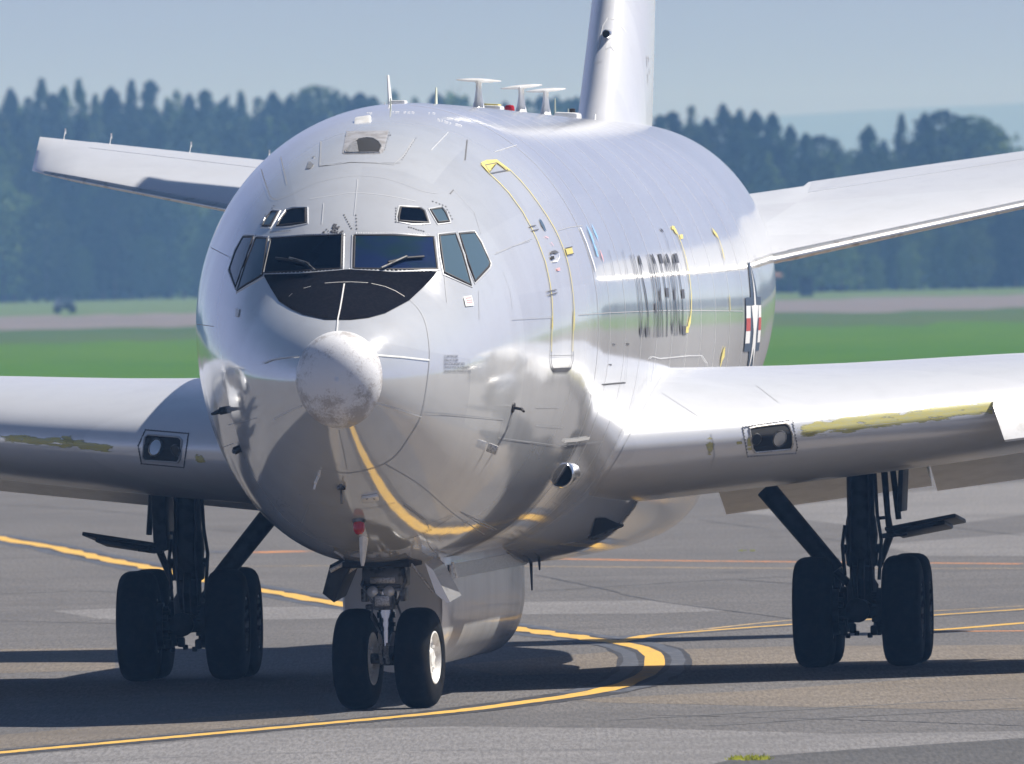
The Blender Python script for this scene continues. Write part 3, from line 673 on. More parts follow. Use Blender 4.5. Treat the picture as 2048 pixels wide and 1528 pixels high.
mb2 = MB(); rivets(Z1((500, 1192), (745, 1182), (960, 1165)), 7, .010, mb2, .6, .9); rivets(Z1((990, 1165), (1250, 1175), (1500, 1177)), 8, .012, mb2, .6, .9); rivets(Z1((1030, 955), (1470, 962)), 5, .008, mb2)
mb2.build('rivets', M_LINEL, FUSE, smooth=False)['kind'] = 'stuff'
mb3 = MB(); rivets(Z4((1215, 600), (1150, 750), (1060, 900), (960, 1050), (880, 1170)), 5, .009, mb3); rivets(Z2((640, 1240), (800, 1385), (880, 1395)), 6, .008, mb3); rivets(Z2((1310, 1200), (1430, 1290)), 4, .009, mb3); rivets(Z2((1490, 1330), (1600, 1260)), 4, .008, mb3); rivets(Z2((1340, 1395), (1480, 1340)), 4, .009, mb3)
rivets(Z1((1380, 400), (1290, 540)), 5, .008, mb3); rivets(Z1((1225, 370), (1195, 480)), 4, .008, mb3)
for _ in range(40): rivet(*Z2((rnd.gauss(600, 40), rnd.gauss(1195, 30)))[0], r=.007, m=mb3)
mb3.build('rivets', M_LINE, FUSE, smooth=False)['kind'] = 'stuff'
# belly drain holes line (a row of slotted louvres low on the port bow)
mb4 = MB()
for i in range(34):
    t = i / 33; x, y = Z2((1460 + 510 * t, 1545 - 265 * t + 26 * math.sin(t * 3.1)))[0]
    surf_strip('x', [(x - 3, y + 5), (x + 4, y - 5)], .010, M_LINE, mb=mb4, step=4)
if mb4.v: mb4.build('louvre', M_LINE, FUSE)['kind'] = 'stuff'

# ------------------------------------------------------------------ refuelling receptacle on the crown
surf_patch('receptacle_plate', Z1((975, 362), (1220, 358), (1190, 480), (1172, 492), (960, 494), (950, 488)), worn('bare_worn_plate', (.55, .54, .55), (.40, .38, .37), 9, .42, .6, rough=.4, metal=.4), off=.006)
hole = surf_patch('receptacle_opening', Z1((968, 478), (1000, 440), (1040, 408), (1090, 400), (1130, 404), (1165, 425), (1180, 450), (1166, 487), (1060, 489), (972, 488)), M_DARK, off=.010)
surf_patch('slipway_door', Z1((985, 462), (1015, 428), (1036, 424), (1046, 486), (1000, 489), (975, 486)), M_FRAME, hole, off=.016)
raised('receptacle_rim', Z1((968, 478), (1000, 440), (1040, 408), (1090, 400), (1130, 404), (1165, 425), (1180, 450), (1166, 487), (1060, 489), (972, 488)), .010, M_FRAME, hole, off=.006)
surf_patch('crown_panel', Z1((825, 420), (965, 385), (955, 495), (1180, 500), (1235, 380), (1360, 400), (1290, 545), (1180, 545), (1040, 540), (940, 545), (820, 565)), M_BODY, off=.003)
surf_strip('panel_line', Z1((825, 420), (818, 562), (900, 555), (1000, 540), (1150, 545), (1250, 556)), .012, M_LINEM)
surf_strip('panel_line', Z1((1250, 556), (1310, 500), (1370, 405)), .008, M_LINEM); surf_strip('panel_line', Z1((830, 415), (930, 375), (965, 372)), .008, M_LINEM)
surf_strip('panel_line', Z1((975, 362), (1220, 358)), .010, M_LINE)
surf_patch('paint_chip', Z1((755, 535), (785, 555), (765, 578), (738, 580)), M_FRAME); surf_patch('paint_chip', Z1((770, 512), (790, 505), (785, 516)), M_FRAME)

# ------------------------------------------------------------------ boarding door outlines and port side markings
d1 = Z3((240, 555), (290, 610), (345, 662), (400, 720), (480, 830), (530, 920), (565, 995), (590, 1060), (612, 1120), (628, 1190), (640, 1250), (650, 1320), (655, 1420), (655, 1521)) + Z4((653, 100), (650, 200), (648, 305))
d2 = Z3((330, 530), (410, 590), (465, 645), (520, 710), (575, 785), (625, 858), (665, 925), (690, 975), (715, 1035), (737, 1100), (753, 1165), (766, 1240), (776, 1320), (782, 1420), (782, 1521)) + Z4((780, 60), (775, 180), (772, 300))
for d in (d1, d2): surf_strip('door_outline', d, .030, M_YEL, off=.008)
surf_patch('door_outline', Z3((235, 545), (270, 530), (330, 527), (395, 583), (410, 592), (390, 592), (332, 548), (265, 556), (290, 600), (268, 590)), M_YEL, off=.009)
surf_strip('door_gap', Z3((262, 560), (330, 546), (395, 588), (290, 608), (262, 560)), .010, M_LINE, off=.010)
surf_strip('door_gap', Z4((648, 300), (645, 350), (652, 395), (668, 418), (740, 416), (762, 395), (774, 350), (775, 300)), .022, M_LINE, off=.009)
surf_strip('door_gap', Z4((648, 326), (775, 324)), .008, M_LINEM, off=.009); surf_strip('door_gap', Z4((658, 405), (752, 400)), .018, M_LINE, off=.009)
for b in (Z3((518, 920), (555, 912), (572, 935), (535, 943)), Z3((623, 1298), (675, 1287), (680, 1305), (630, 1320))): surf_strip('door_hinge_cover', b + b[:1], .010, M_LINE, off=.012)
surf_patch('door_porthole', Z3((575, 872), (588, 880), (605, 910), (618, 945), (608, 940), (590, 912)), M_GLASSB, off=.010)
surf_patch('door_handle', Z3((645, 1062), (668, 1056), (690, 1070), (672, 1078), (660, 1072), (640, 1085)), M_LINE, off=.012); surf_patch('door_handle', Z3((642, 1092), (660, 1090), (664, 1108), (646, 1112)), M_DARK, off=.012)
surf_strip('door_handle', Z3((690, 1075), (694, 1095), (680, 1120), (655, 1122)), .014, M_LINEL, off=.012)
surf_patch('yellow_placard', Z3((728, 1045), (766, 1038), (775, 1075), (738, 1083)), M_YEL, off=.010)
for b in (Z3((725, 1046), (768, 1036)), Z3((738, 1085), (776, 1076))): surf_strip('placard_edge', b, .008, M_TXT, off=.014)
surf_patch('stencil_mark', Z3((680, 1160), (696, 1158), (698, 1175), (682, 1177)), M_PINK, off=.010)
surf_strip('stencil_mark', Z3((645, 1010), (660, 1030)), .010, M_PINK, off=.010); surf_strip('stencil_mark', Z3((612, 975), (630, 985)), .010, M_PINK, off=.010)
pl = surf_patch('placard', Z1((1655, 1328), (1702, 1322), (1716, 1380), (1668, 1386)), M_INSW, off=.010)
for b in (Z1((1666, 1338), (1700, 1334)), Z1((1672, 1352), (1704, 1348)), Z1((1674, 1364), (1706, 1360))): surf_strip('placard_text', b, .012, M_PINK, pl, off=.013)
pl = surf_patch('placard', Z1((332, 1395), (352, 1400), (346, 1445), (328, 1445)), M_INSW, off=.010)

def text_mesh(body, size=1.0, off=0.0):
    cu = bpy.data.curves.new('t', 'FONT'); cu.body = body; cu.size = size; cu.offset = off; cu.resolution_u = 2
    o = bpy.data.objects.new('t', cu); COL.objects.link(o); bpy.context.view_layer.update()
    me = bpy.data.meshes.new_from_object(o.evaluated_get(bpy.context.evaluated_depsgraph_get()))
    v = [(q.co.x, q.co.y) for q in me.vertices]; f = [tuple(p.vertices) for p in me.polygons]
    bpy.data.objects.remove(o); bpy.data.curves.remove(cu); bpy.data.meshes.remove(me); return v, f
def text_on(name, body, fn, x0, y0, x1, y1, m, maxlen=.15, off=.008, parent=None, bold=0.0):
    """lettering laid on the skin; (x0,y0)-(x1,y1): left bottom and right top in the coordinates fn takes"""
    v, f = text_mesh(body, 1.0, bold); xs = [p[0] for p in v]; ys = [p[1] for p in v]; ax, bx, ay, by = min(xs), max(xs), min(ys), max(ys)
    bm = bmesh.new(); vs = [bm.verts.new((x, y, 0)) for x, y in v]
    for g in f:
        try: bm.faces.new([vs[i] for i in g])
        except ValueError: pass
    bmesh.ops.triangulate(bm, faces=bm.faces[:])
    for _ in range(5):
        lg = [e for e in bm.edges if e.calc_length() > maxlen]
        if not lg: break
        bmesh.ops.subdivide_edges(bm, edges=lg, cuts=1); bmesh.ops.triangulate(bm, faces=bm.faces[:])
    P = {}; bm.verts.index_update()
    for q in bm.verts:
        h = fn(x0 + (q.co.x - ax) / (bx - ax) * (x1 - x0), y0 + (q.co.y - ay) / (by - ay) * (y1 - y0))
        if h: P[q.index] = h[0] + h[1] * off
    idx = {k: i for i, k in enumerate(P)}; mb = MB(); mb.add(list(P.values()), [tuple(idx[q.index] for q in g.verts) for g in bm.faces if all(q.index in idx for q in g.verts)]); bm.free()
    return mb.build(name, m, parent or jet, ang=None)
LINES = ('U.S. AIR FORCE E-8C', 'SERIAL NO. 02-2000', 'SERVICE THIS AIRCRAFT WITH', 'GRADE JP-8 FUEL OR ALTERNATE', 'GRADE JP-5 FUEL OR GRADE JP-4 FUEL')
for i, (t, xr) in enumerate(zip(LINES, (915, 915, 928, 936, 941))):
    y = 715.5 + i * 7.6; text_on('stencil_line', t, cast, 887, y, xr, y - 5.6, M_TXT, .6)
def side_u(px, z):                                            # station on the port side seen at this pixel column, at height z
    lo, hi = 5.0, 34.0
    for _ in range(40):
        mid = (lo + hi) / 2; h = cast_side(mid, z); p = M_J @ h[0]; d = p - CAM_P
        col = 1024 + FPX * d.dot(CR) / d.dot(CR.cross(CU) * -1)
        if col < px: lo = mid
        else: hi = mid
    return (lo + hi) / 2
def side_z(py, px):
    """height on the port side at this pixel"""
    h = cast(px, py); return h[0].z if h else None
cs = lambda u, z: cast_side(u, z)
uA, uB = side_u(1276, 3.7), side_u(1369, 3.7)
WID = {'.': .32, 'I': .34, ' ': .42}; TXT = 'U.S. AIR FORCE'; tot = sum(WID.get(c, .80) + .20 for c in TXT) - .20; ua = uA
for c in TXT:                                                  # each letter its own decal on the skin
    w_ = WID.get(c, .80) / tot * (uB - uA)
    if c != ' ': text_on('letter', c, cs, ua, 3.34, ua + w_ * (.5 if c in '.I' else 1), 3.46 if c == '.' else 4.14, M_TXT, .12, bold=-.006)
    ua += w_ + .20 / tot * (uB - uA)
mbw = MB()
def side_poly(name, pts, m, off, parent=None): return surf_patch(name, pts, m, parent, off, cs, .12)
# star and bar insignia: disc with star, bars with the red stripe
iu, iz, ir = (side_u(1481, 3.5) + side_u(1525, 3.5)) / 2, 3.40, .72
ins = side_poly('insignia', [(iu + ir * .88 * math.cos(t * math.pi / 20), iz + ir * .88 * math.sin(t * math.pi / 20)) for t in range(40)], M_BLUE, .007)
for sg in (1, -1):
    side_poly('insignia_bar', [(iu + sg * ir * .5, iz - .275), (iu + sg * ir * 1.95, iz - .275), (iu + sg * ir * 1.95, iz + .275), (iu + sg * ir * .5, iz + .275)], M_BLUE, .0085, ins)
    side_poly('insignia_bar', [(iu + sg * ir * .96, iz - .19), (iu + sg * ir * 1.87, iz - .19), (iu + sg * ir * 1.87, iz + .19), (iu + sg * ir * .96, iz + .19)], M_INSW, .010, ins)
    side_poly('insignia_bar', [(iu + sg * ir * .97, iz - .065), (iu + sg * ir * 1.87, iz - .065), (iu + sg * ir * 1.87, iz + .065), (iu + sg * ir * .97, iz + .065)], M_INSR, .0115, ins)
st = []
for k in range(10):
    a = math.pi / 2 + k * math.pi / 5; r = ir * .88 * (.97 if k % 2 == 0 else .38); st.append((iu + r * math.cos(a), iz + r * math.sin(a)))
side_poly('insignia_star', st, M_INSW, .0125, ins)
# hoop seams and door edges on the side
mbh = MB()
for u in (6.95, 8.2, 10.2, 12.3, 14.4, 16.5, 18.6, 20.6, 22.7, 24.8, 26.8, 28.8):
    P = []
    for k in range(46):
        t = -1.15 + 2.65 * k / 45; d = Vector((-math.cos(t), 0, -math.sin(t))); c = Vector((0, u, 3.58)); h = BVH.ray_cast(c - d * 6, d)
        if h[0]: P.append((h[0], h[1] if h[1].dot(d) < 0 else -h[1]))
    A = [p + n * .004 + Vector((0, .012, 0)) for p, n in P]; B = [p + n * .004 - Vector((0, .012, 0)) for p, n in P]
    mb = MB(); mb.strip(A, B); mb.build('skin_seam', M_SEAM, jet, ang=None)
    if u < 11:
        for (p, n), (q, n2) in zip(P, P[1:]):
            for k in range(4):
                for d in (-.03, .03): c = p.lerp(q, k / 4) + n * .002 + Vector((0, d, 0)); a_ = n.orthogonal().normalized(); b_ = n.cross(a_); mbh.add([c + (a_ * math.cos(t) + b_ * math.sin(t)) * .0055 for t in (0, 1.57, 3.14, 4.71)], [(0, 1, 2, 3)])
mbh.build('rivets', M_LINEM, FUSE, smooth=False)['kind'] = 'stuff'
def vline(px, y0, y1, w, m, nm='panel_line', z0=None):
    pts = [(x, y) for x, y in ((px[0], y0), (px[1], y1))]
    return surf_strip(nm, pts, w, m, off=.009, step=3)
Z5 = lambda *p: zc(.21, 1130, 440, p)
surf_strip('door_outline', Z5((1025, 85), (1060, 120), (1100, 220), (1135, 330), (1160, 440), (1180, 560), (1195, 700), (1195, 830), (1188, 940), (1165, 1020)), .08, M_YEL, off=.009, step=3)
surf_strip('door_outline', Z5((1400, 100), (1450, 160), (1490, 280), (1510, 380)), .07, M_YEL, off=.009, step=3); surf_strip('door_outline', Z5((1560, 720), (1565, 860)), .07, M_YEL, off=.009, step=3)
surf_strip('door_outline', Z5((1515, 1250), (1495, 1290), (1475, 1360)), .12, M_YEL, off=.009, step=3)
surf_patch('yellow_placard', Z5((1085, 140), (1115, 140), (1118, 182), (1092, 182)), M_YEL, off=.009); surf_patch('yellow_placard', Z5((1010, 58), (1038, 62), (1040, 95), (1012, 92)), M_YEL, off=.009); surf_patch('yellow_placard', Z5((1148, 1015), (1170, 1015), (1168, 1072), (1142, 1075)), M_YEL, off=.009)
surf_strip('door_gap', Z5((905, 90), (930, 110), (965, 200), (990, 290), (1002, 330)), .03, M_TXT, off=.009, step=3)
for p in (Z5((408, 285), (440, 400), (470, 560)), Z5((540, 285), (580, 450), (600, 590)), Z5((1800, 320), (1830, 420), (1860, 580))): surf_strip('door_gap', p, .03, M_TXT, off=.009, step=3)
surf_strip('door_gap', Z5((140, 75), (200, 220), (270, 430), (285, 490)), .09, M_INSW, off=.009, step=3)
surf_strip('marking', Z5((218, 90), (265, 220)), .16, M_SKYB, off=.010, step=3); surf_strip('marking', Z5((270, 90), (290, 160)), .14, M_SKYB, off=.010, step=3); surf_strip('marking', Z5((270, 230), (305, 350)), .16, M_SKYB, off=.010, step=3); surf_strip('marking', Z5((335, 310), (352, 380)), .12, M_PINK, off=.010, step=3)
surf_strip('panel_line', Z5((130, 905), (400, 885), (700, 872), (1000, 860), (1300, 862), (1690, 868)), .008, M_LINEM, step=4)
for p in (Z4((950, 496), (1082, 484), (1100, 255)), Z4((880, 445), (865, 550)), Z4((990, 378), (1000, 380)), Z4((1085, 256), (1102, 258)), Z4((1008, 256), (1020, 262))): surf_strip('panel_line', p, .014, M_TXT, off=.008, step=4)
# wing root panel raised over the overwing area
surf_strip('panel_line', Z4((1210, 580), (1212, 460), (1222, 345), (1240, 330), (1290, 342), (1460, 325), (1530, 325), (1560, 370), (1568, 420)), .008, M_SEAM, off=.008, step=4)
# ------------------------------------------------------------------ probes, lamps and antennas on the body
def on(px, py, bvh=None):
    h = cast(px, py, bvh); return h[0], h[1]
# red anti-collision beacon and drain mast under the nose
p, n = on(718, 1040); mb = MB(); mb.lathe(p + Vector((0, 0, -.005)), (0, -.35, -1), [(-.03, .062), (.015, .062), (.03, .052)], 24); b = mb.build('beacon', M_STEEL, jet)
mb = MB(); mb.lathe(p + Vector((0, -.01, -.025)), (0, -.35, -1), [(0, .05), (.03, .056), (.08, .05), (.105, .03), (.112, .001)], 24); mb.build('beacon_lens', M_RED, b)
p, n = on(727, 1076); q = at_u(725, 1132, p.y + .02); mb = MB(); rs = []
for t, hw, ch in ((0, .045, .11), (.25, .04, .10), (.5, .033, .085), (.85, .022, .06), (1, .012, .03)):
    c = p.lerp(q, t) + Vector((0, .04 * (1 - t), .02 * (1 - t))); rs.append([c + Vector((hw * math.sin(a), ch * math.cos(a), 0)) for a in (k * math.pi / 6 for k in range(12))])
mb.loft(rs); mb.build('drain_mast', M_WHITE, jet)
# small fittings
def plate(px, py, w, hgt, d, m, nm, tilt=0.0):
    p, n = on(px, py); z = n; x = Vector((1, 0, 0)) - z * z.x; x.normalize(); y = z.cross(x); mb = MB(); M = Matrix((x, y, z)).transposed()
    mb.box(p + n * d / 2, (w, hgt, d), M, .012); return mb.build(nm, m, jet, ang=50), p, n
o, p, n = plate(740, 994, .155, .10, .03, M_WHITE, 'sensor_plate'); surf_strip('slot', [(731, 992), (735, 991)], .012, M_LINE, o, off=.034); surf_strip('slot', [(745, 991), (749, 992)], .012, M_LINE, o, off=.034)
p, n = on(683, 975); mb = MB(); mb.box(p + Vector((0, 0, -.05)), (.018, .12, .20), Euler((0, 0, 0)), .006); mb.box(p + n * .01, (.08, .10, .03), None, .01); mb.build('blade_antenna', M_STEEL, jet)
p, n = on(636, 954); mb = MB(); mb.tube([p, p + n * .07 + Vector((0, -.02, 0))], .014, 8); mb.tube([p + n * .06, p + n * .05 + Vector((-.02, -.02, -.07))], .010, 8); mb.build('temperature_probe', M_WHITE, jet)
# port side: angle of attack vane, air probe; starboard: pitot probes
p, n = on(1026, 815); mb = MB(); mb.tube([p, p + n * .09], .014, 8); mb.tube([p + n * .08 + Vector((0, .04, 0)), p + n * .085 + Vector((.03, -.16, -.02))], [.016, .011], 8); mb.lathe(p + n * .003, n, [(0, .05), (.008, .045), (.009, .001)], 20); mb.build('pitot_probe', M_SEAL, jet)
surf_strip('probe_shadow', Z4((425, 640), (412, 700), (400, 745)), .010, M_LINE, off=.008)  # cast shadow of the probe above, painted on the skin as a dark strip
p, n = on(973, 893); mb = MB(); x = n.cross(Vector((0, 0, 1))).normalized()
mb.box(p + n * .06, (.10, .035, .085), Matrix((n, x, n.cross(x))).transposed(), .012); mb.build('air_scoop', M_FRAME, jet)
for px, py, px2, py2 in ((452, 820, 424, 828), (480, 897, 468, 905)):
    p, n = on(px, py); e = at_u(px2, py2, p.y - .12); mb = MB(); mb.tube([p, p + n * .06], .035, 8); mb.tube([p + n * .06 + Vector((0, .04, 0)), e], [.026, .013], 8); mb.build('pitot_probe', M_DARKGEAR, jet)
# round cooling air inlet at the port wing root
p, n = on(1128, 948); c = p + Vector((-.02, -.02, 0)); ax = Vector((.0, 1, 0))
mb = MB(); mb.lathe(c + Vector((0, -.22, 0)), ax, [(.5, .095), (.08, .10), (0, .108), (-.012, .117), (.0, .126), (.06, .132), (1.1, .11)], 32); i = mb.build('cooling_inlet', M_CHROME, jet)
mb = MB(); mb.lathe(c + Vector((0, -.10, 0)), ax, [(0, .001), (0, .104)], 24); mb.build('inlet_duct', M_DARK, i)
surf_strip('drip_rail', Z4((722, 822), (800, 816), (868, 805)), .03, M_LINEL, off=.014)
# triangular ram air intake in the belly fairing
cb = lambda x, y: cast(x, y, BBVH)
surf_patch('ram_air_intake', Z4((905, 1275), (960, 1270), (1060, 1312), (960, 1350), (880, 1385), (878, 1372)), M_DARK, off=.012, fn=cb)
raised('intake_lip', Z4((870, 1380), (900, 1388), (975, 1350), (1062, 1314)), .018, M_STEEL, off=.01, fn=cb, closed=False)
for px, py, L in ((1062, 1135, .20), (1078, 1125, .09)):
    h = cb(px, py - 10) or cast(px, py - 10)
    p = h[0] if h else at_u(px, py - 10, 14); mb = MB(); rs = []
    for t, ch in ((-.1, .05), (0, .05), (.5, .038), (1, .014)): rs.append([p + Vector((.016 * math.sin(a) * (1 - .5 * max(t, 0)), ch * math.cos(a) + .05 * t, -L * 1.35 * t)) for a in (k * math.pi / 4 for k in range(8))])
    mb.loft(rs); mb.build('blade_antenna', M_DARKGEAR, jet)

# T shaped antennas on the crown
def crown(u): return interp(FUS, u)[0]
for px, u, hgt, span, tilt in ((957, 17.2, .275, .435, .055), (1042, 22.4, .262, .41, -.07), (1091, 25.6, .258, .40, -.05)):
    zt = crown(u); cpt = at_u(px, 228, u); x = cpt.x; mb = MB(); rs = []
    for t, hw, ch in ((-.05, .10, .22), (.04, .058, .18), (.3, .040, .16), (.65, .028, .145), (.9, .026, .14), (1, .05, .15)):
        rs.append([(x + hw * math.sin(a) + .01 * t, u + ch * math.cos(a), zt + hgt * t) for a in (k * math.pi / 8 for k in range(16))])
    mb.loft(rs); a = mb.build('crown_antenna', M_WHITE, jet, ang=60)
    mb = MB(); rs = []
    for s in (-1, -.9, -.5, 0, .5, .9, 1):
        hw = .16 * (1 - abs(s) ** 4 * .8); th = .022 * (1 - abs(s) ** 2 * .75)
        rs.append([(x + .01 + s * span / 2, u + hw * math.cos(b), zt + hgt - s * tilt * span / 2 * 1.0 + th * math.sin(b)) for b in (k * math.pi / 6 for k in range(12))])
    mb.loft(rs); mb.build('antenna_head', M_WHITE, a, ang=60)
u = 21.0; x = at_u(1019, 225, u).x; mb = MB(); mb.lathe((x, u, crown(u) - .02), (0, 0, 1), [(0, .045), (.03, .052), (.062, .052), (.085, .04), (.092, .001)], 20); mb.build('beacon', M_RED, jet)
u = 19.2; x = at_u(988, 222, u).x; mb = MB(); mb.box((x, u, crown(u) + .01), (.17, .5, .08), Euler((0, .08, 0)), .03); a = mb.build('antenna_fairing', M_WHITE, jet)
mb = MB(); mb.box((x - .01, u - .02, crown(u) + .055), (.14, .4, .02), Euler((0, .08, 0)), .008); mb.build('fairing_cap', M_YEL, a)
u = 27.2; x = at_u(1136, 240, u).x; mb = MB(); mb.box((x, u, crown(u) - .0), (.24, .6, .09), Euler((0, .06, 0)), .035); a = mb.build('antenna_fairing', M_WHITE, jet)
mb = MB(); mb.lathe((at_u(1145, 232, u).x, u, crown(u) + .03), (0, 0, 1), [(0, .03), (.05, .03), (.056, .001)], 14); mb.build('fairing_cap', M_SEAL, a)
def whip(px, y0, y1, u, r, m, nm='whip_antenna', px1=None, chord=0.0):
    a = at_u(px, y0, u); b = at_u(px1 if px1 is not None else px, y1, u); mb = MB()
    if chord: mb.loft([[c + Vector((w * math.sin(t), ch * math.cos(t), 0)) for t in (k * math.pi / 5 for k in range(10))] for c, w, ch in ((a - Vector((0, 0, .05)), r, chord), (a.lerp(b, .4), r * .8, chord * .8), (b, r * .5, chord * .5))])
    else: mb.tube([a - Vector((0, 0, .05)), b], [r, r * .6], 8)
    return mb.build(nm, m, jet)
M_PALEG = mat('pale_green_paint', (.62, .66, .54), .5)
whip(781, 213, 150, 8.6, .022, M_WHITE, 'blade_antenna', 776, .10)
whip(781, 238, 196, 6.0, .010, M_PALEG, 'rod_antenna'); whip(769.5, 214, 205, 7.5, .008, M_WHITE, 'rod_antenna'); whip(872, 215, 175, 12.5, .016, M_PALEG, 'blade_antenna', 872.5, .06); whip(1110, 238, 197, 27.0, .011, M_PALEG, 'rod_antenna'); whip(1136.5, 235, 217, 28.2, .008, M_PALEG, 'rod_antenna'); whip(1189, 251, 228, 31.5, .016, M_WHITE, 'blade_antenna', 1190.5, .07)
p = at_u(797, 210, 8.0); mb = MB(); mb.box((p.x, 8.0, crown(8) + .005), (.15, .3, .045), None, .02); mb.build('antenna_fairing', M_WHITE, jet)
p, n = on(725, 243); mb = MB(); mb.box(p + Vector((0, .02, .0)), (.155, .22, .05), Euler((.32, -.12, 0)), .022); mb.build('antenna_fairing', M_WHITE, jet)
mb = MB()
for x0, y0, x1, y1, k in ((735, 227, 745, 227, 5), (786, 224, 830, 226, 16), (858, 226, 880, 228, 8), (876, 240, 925, 252, 18), (895, 236, 920, 242, 8)): 
    for i in range(k):
        if rnd.random() < .75: rivet(x0 + (x1 - x0) * i / k, y0 + (y1 - y0) * i / k + rnd.uniform(-1, 1), .010, mb)
mb.build('rivets', M_LINEL, FUSE, smooth=False)['kind'] = 'stuff'

# ------------------------------------------------------------------ landing lights in the wing leading edges
for sg, lens, bez, big, small in ((1, Z4((1808, 752), (1850, 742), (1960, 728), (2020, 722), (2040, 735), (2062, 790), (2062, 850), (2050, 870), (1950, 880), (1842, 890), (1828, 870), (1815, 800)), Z4((1770, 745), (2060, 700), (2090, 860), (2080, 895), (1800, 915), (1795, 890)), (1558, 877, .082), (1511, 878, .06)),
                                  (-1, zc(.2734, 0, 700, ((1062, 640), (1085, 622), (1310, 640), (1332, 660), (1318, 800), (1300, 820), (1065, 805), (1045, 780))), zc(.2734, 0, 700, ((1065, 585), (1380, 612), (1345, 858), (1035, 830), (1012, 700))), (312, 895, .088), (353, 900, .06))):
    bv, wing = WBVH[sg]; fw = lambda x, y: cast(x, y, bv)
    L = surf_patch('landing_light', lens, M_DARK, wing, off=.006, fn=fw, maxlen=7)
    raised('light_bezel', lens, .011, M_FRAME if sg > 0 else M_LINEM, L, off=.006, fn=fw); raised('light_frame', bez, .006, M_LINE if sg < 0 else M_LINEM, L, off=.002, fn=fw)
    for x, y, r in (big, small):
        h = fw(x, y)
        if h:
            p, n = h; ax = Vector((0, -1, 0)); c = p + n * .004 + Vector((0, -.004, 0))
            mb = MB(); mb.lathe(c, n, [(.010, r * .86), (.016, r * .9), (.012, r), (-.004, r * 1.02)], 28); mb.build('lamp_ring', M_STEEL, L)
            mb = MB(); mb.lathe(c, n, [(.012, .001), (.012, r * .35), (.009, r * .88)], 28); mb.build('lamp', M_REFL if (x, y, r) == big else M_DARKGEAR, L)
    mbr = MB()
    for a, b in zip(bez, bez[1:] + bez[:1]):
        k = int(math.hypot(b[0] - a[0], b[1] - a[1]) / 6)
        for i in range(k):
            h = fw(a[0] + (b[0] - a[0]) * i / k, a[1] + (b[1] - a[1]) * i / k)
            if h: p, n = h; e = n.orthogonal().normalized(); f = n.cross(e); mbr.add([p + n * .008 + (e * math.cos(t) + f * math.sin(t)) * .010 for t in (0, 1.57, 3.14, 4.71)], [(0, 1, 2, 3)])
    mbr.build('rivets', M_LINE, wing, smooth=False)['kind'] = 'stuff'
    # worn yellow erosion strip with a ragged edge on the leading edge outboard of the light, patches inboard
    bands = ([(1594, 862, 1985, 812, 21, 20), (1594, 869, 1640, 866, 11, 11), (1497, 862, 1500, 905, 5, 22), (1416, 870, 1424, 915, 10, 14), (1471, 886, 1486, 884, 5, 5)] if sg > 0 else [(0, 873, 232, 897, 13, 12), (120, 876, 150, 880, 12, 12), (384, 912, 414, 922, 14, 14)])
    for k, (x0, y0, x1, y1, ha, hb) in enumerate(bands):
        vert = abs(y1 - y0) > abs(x1 - x0); nx = max(6, int(abs(x1 - x0) / 4)) if not vert else 6; vs = []; wt = []
        for i in range(nx + 1):
            t = i / nx
            for j in range(9):
                s = j / 4 - 1
                x, y = (x0 + (x1 - x0) * t, y0 + (y1 - y0) * t + s * (ha + (hb - ha) * t)) if not vert else (x0 + (x1 - x0) * (j / 8) + s * ha, y0 + (y1 - y0) * t)
                h = fw(x, y); vs.append(h[0] + h[1] * .003 if h else None)
                ed = max(abs(s) ** 3, (max(0, .12 - t) + max(0, t - .88 if k == 0 and sg < 0 else t - .97)) * 6 if k == 0 else (2 * t - 1) ** 4)
                wt.append(.34 * ed + .14 * abs(s) - (.07 if k == 0 else .0))
        fs = [(i * 9 + j, i * 9 + j + 1, (i + 1) * 9 + j + 1, (i + 1) * 9 + j) for i in range(nx) for j in range(8)]
        fs = [f for f in fs if all(vs[q] is not None for q in f)]
        used = sorted({q for f in fs for q in f}); mp = {q: i for i, q in enumerate(used)}
        if used:
            mb = MB(); mb.add([vs[q] for q in used], [tuple(mp[q] for q in f) for f in fs]); o = mb.build('erosion_strip', M_EROS, wing, ang=None)
            at = o.data.attributes.new('edge', 'FLOAT', 'POINT'); at.data.foreach_set('value', [wt[q] for q in used])
for p in (Z4((1585, 780), (1600, 850), (1605, 910), (1580, 990)), Z4((1230, 560), (1300, 440)), Z4((1215, 590), (1050, 900), (880, 1170)), Z4((1300, 545), (1540, 700)), Z4((1850, 500), (1980, 600))):
    surf_strip('panel_line', p, .008, M_LINEM, WBVH[1][1], fn=lambda x, y: cast(x, y, WBVH[1][0]))

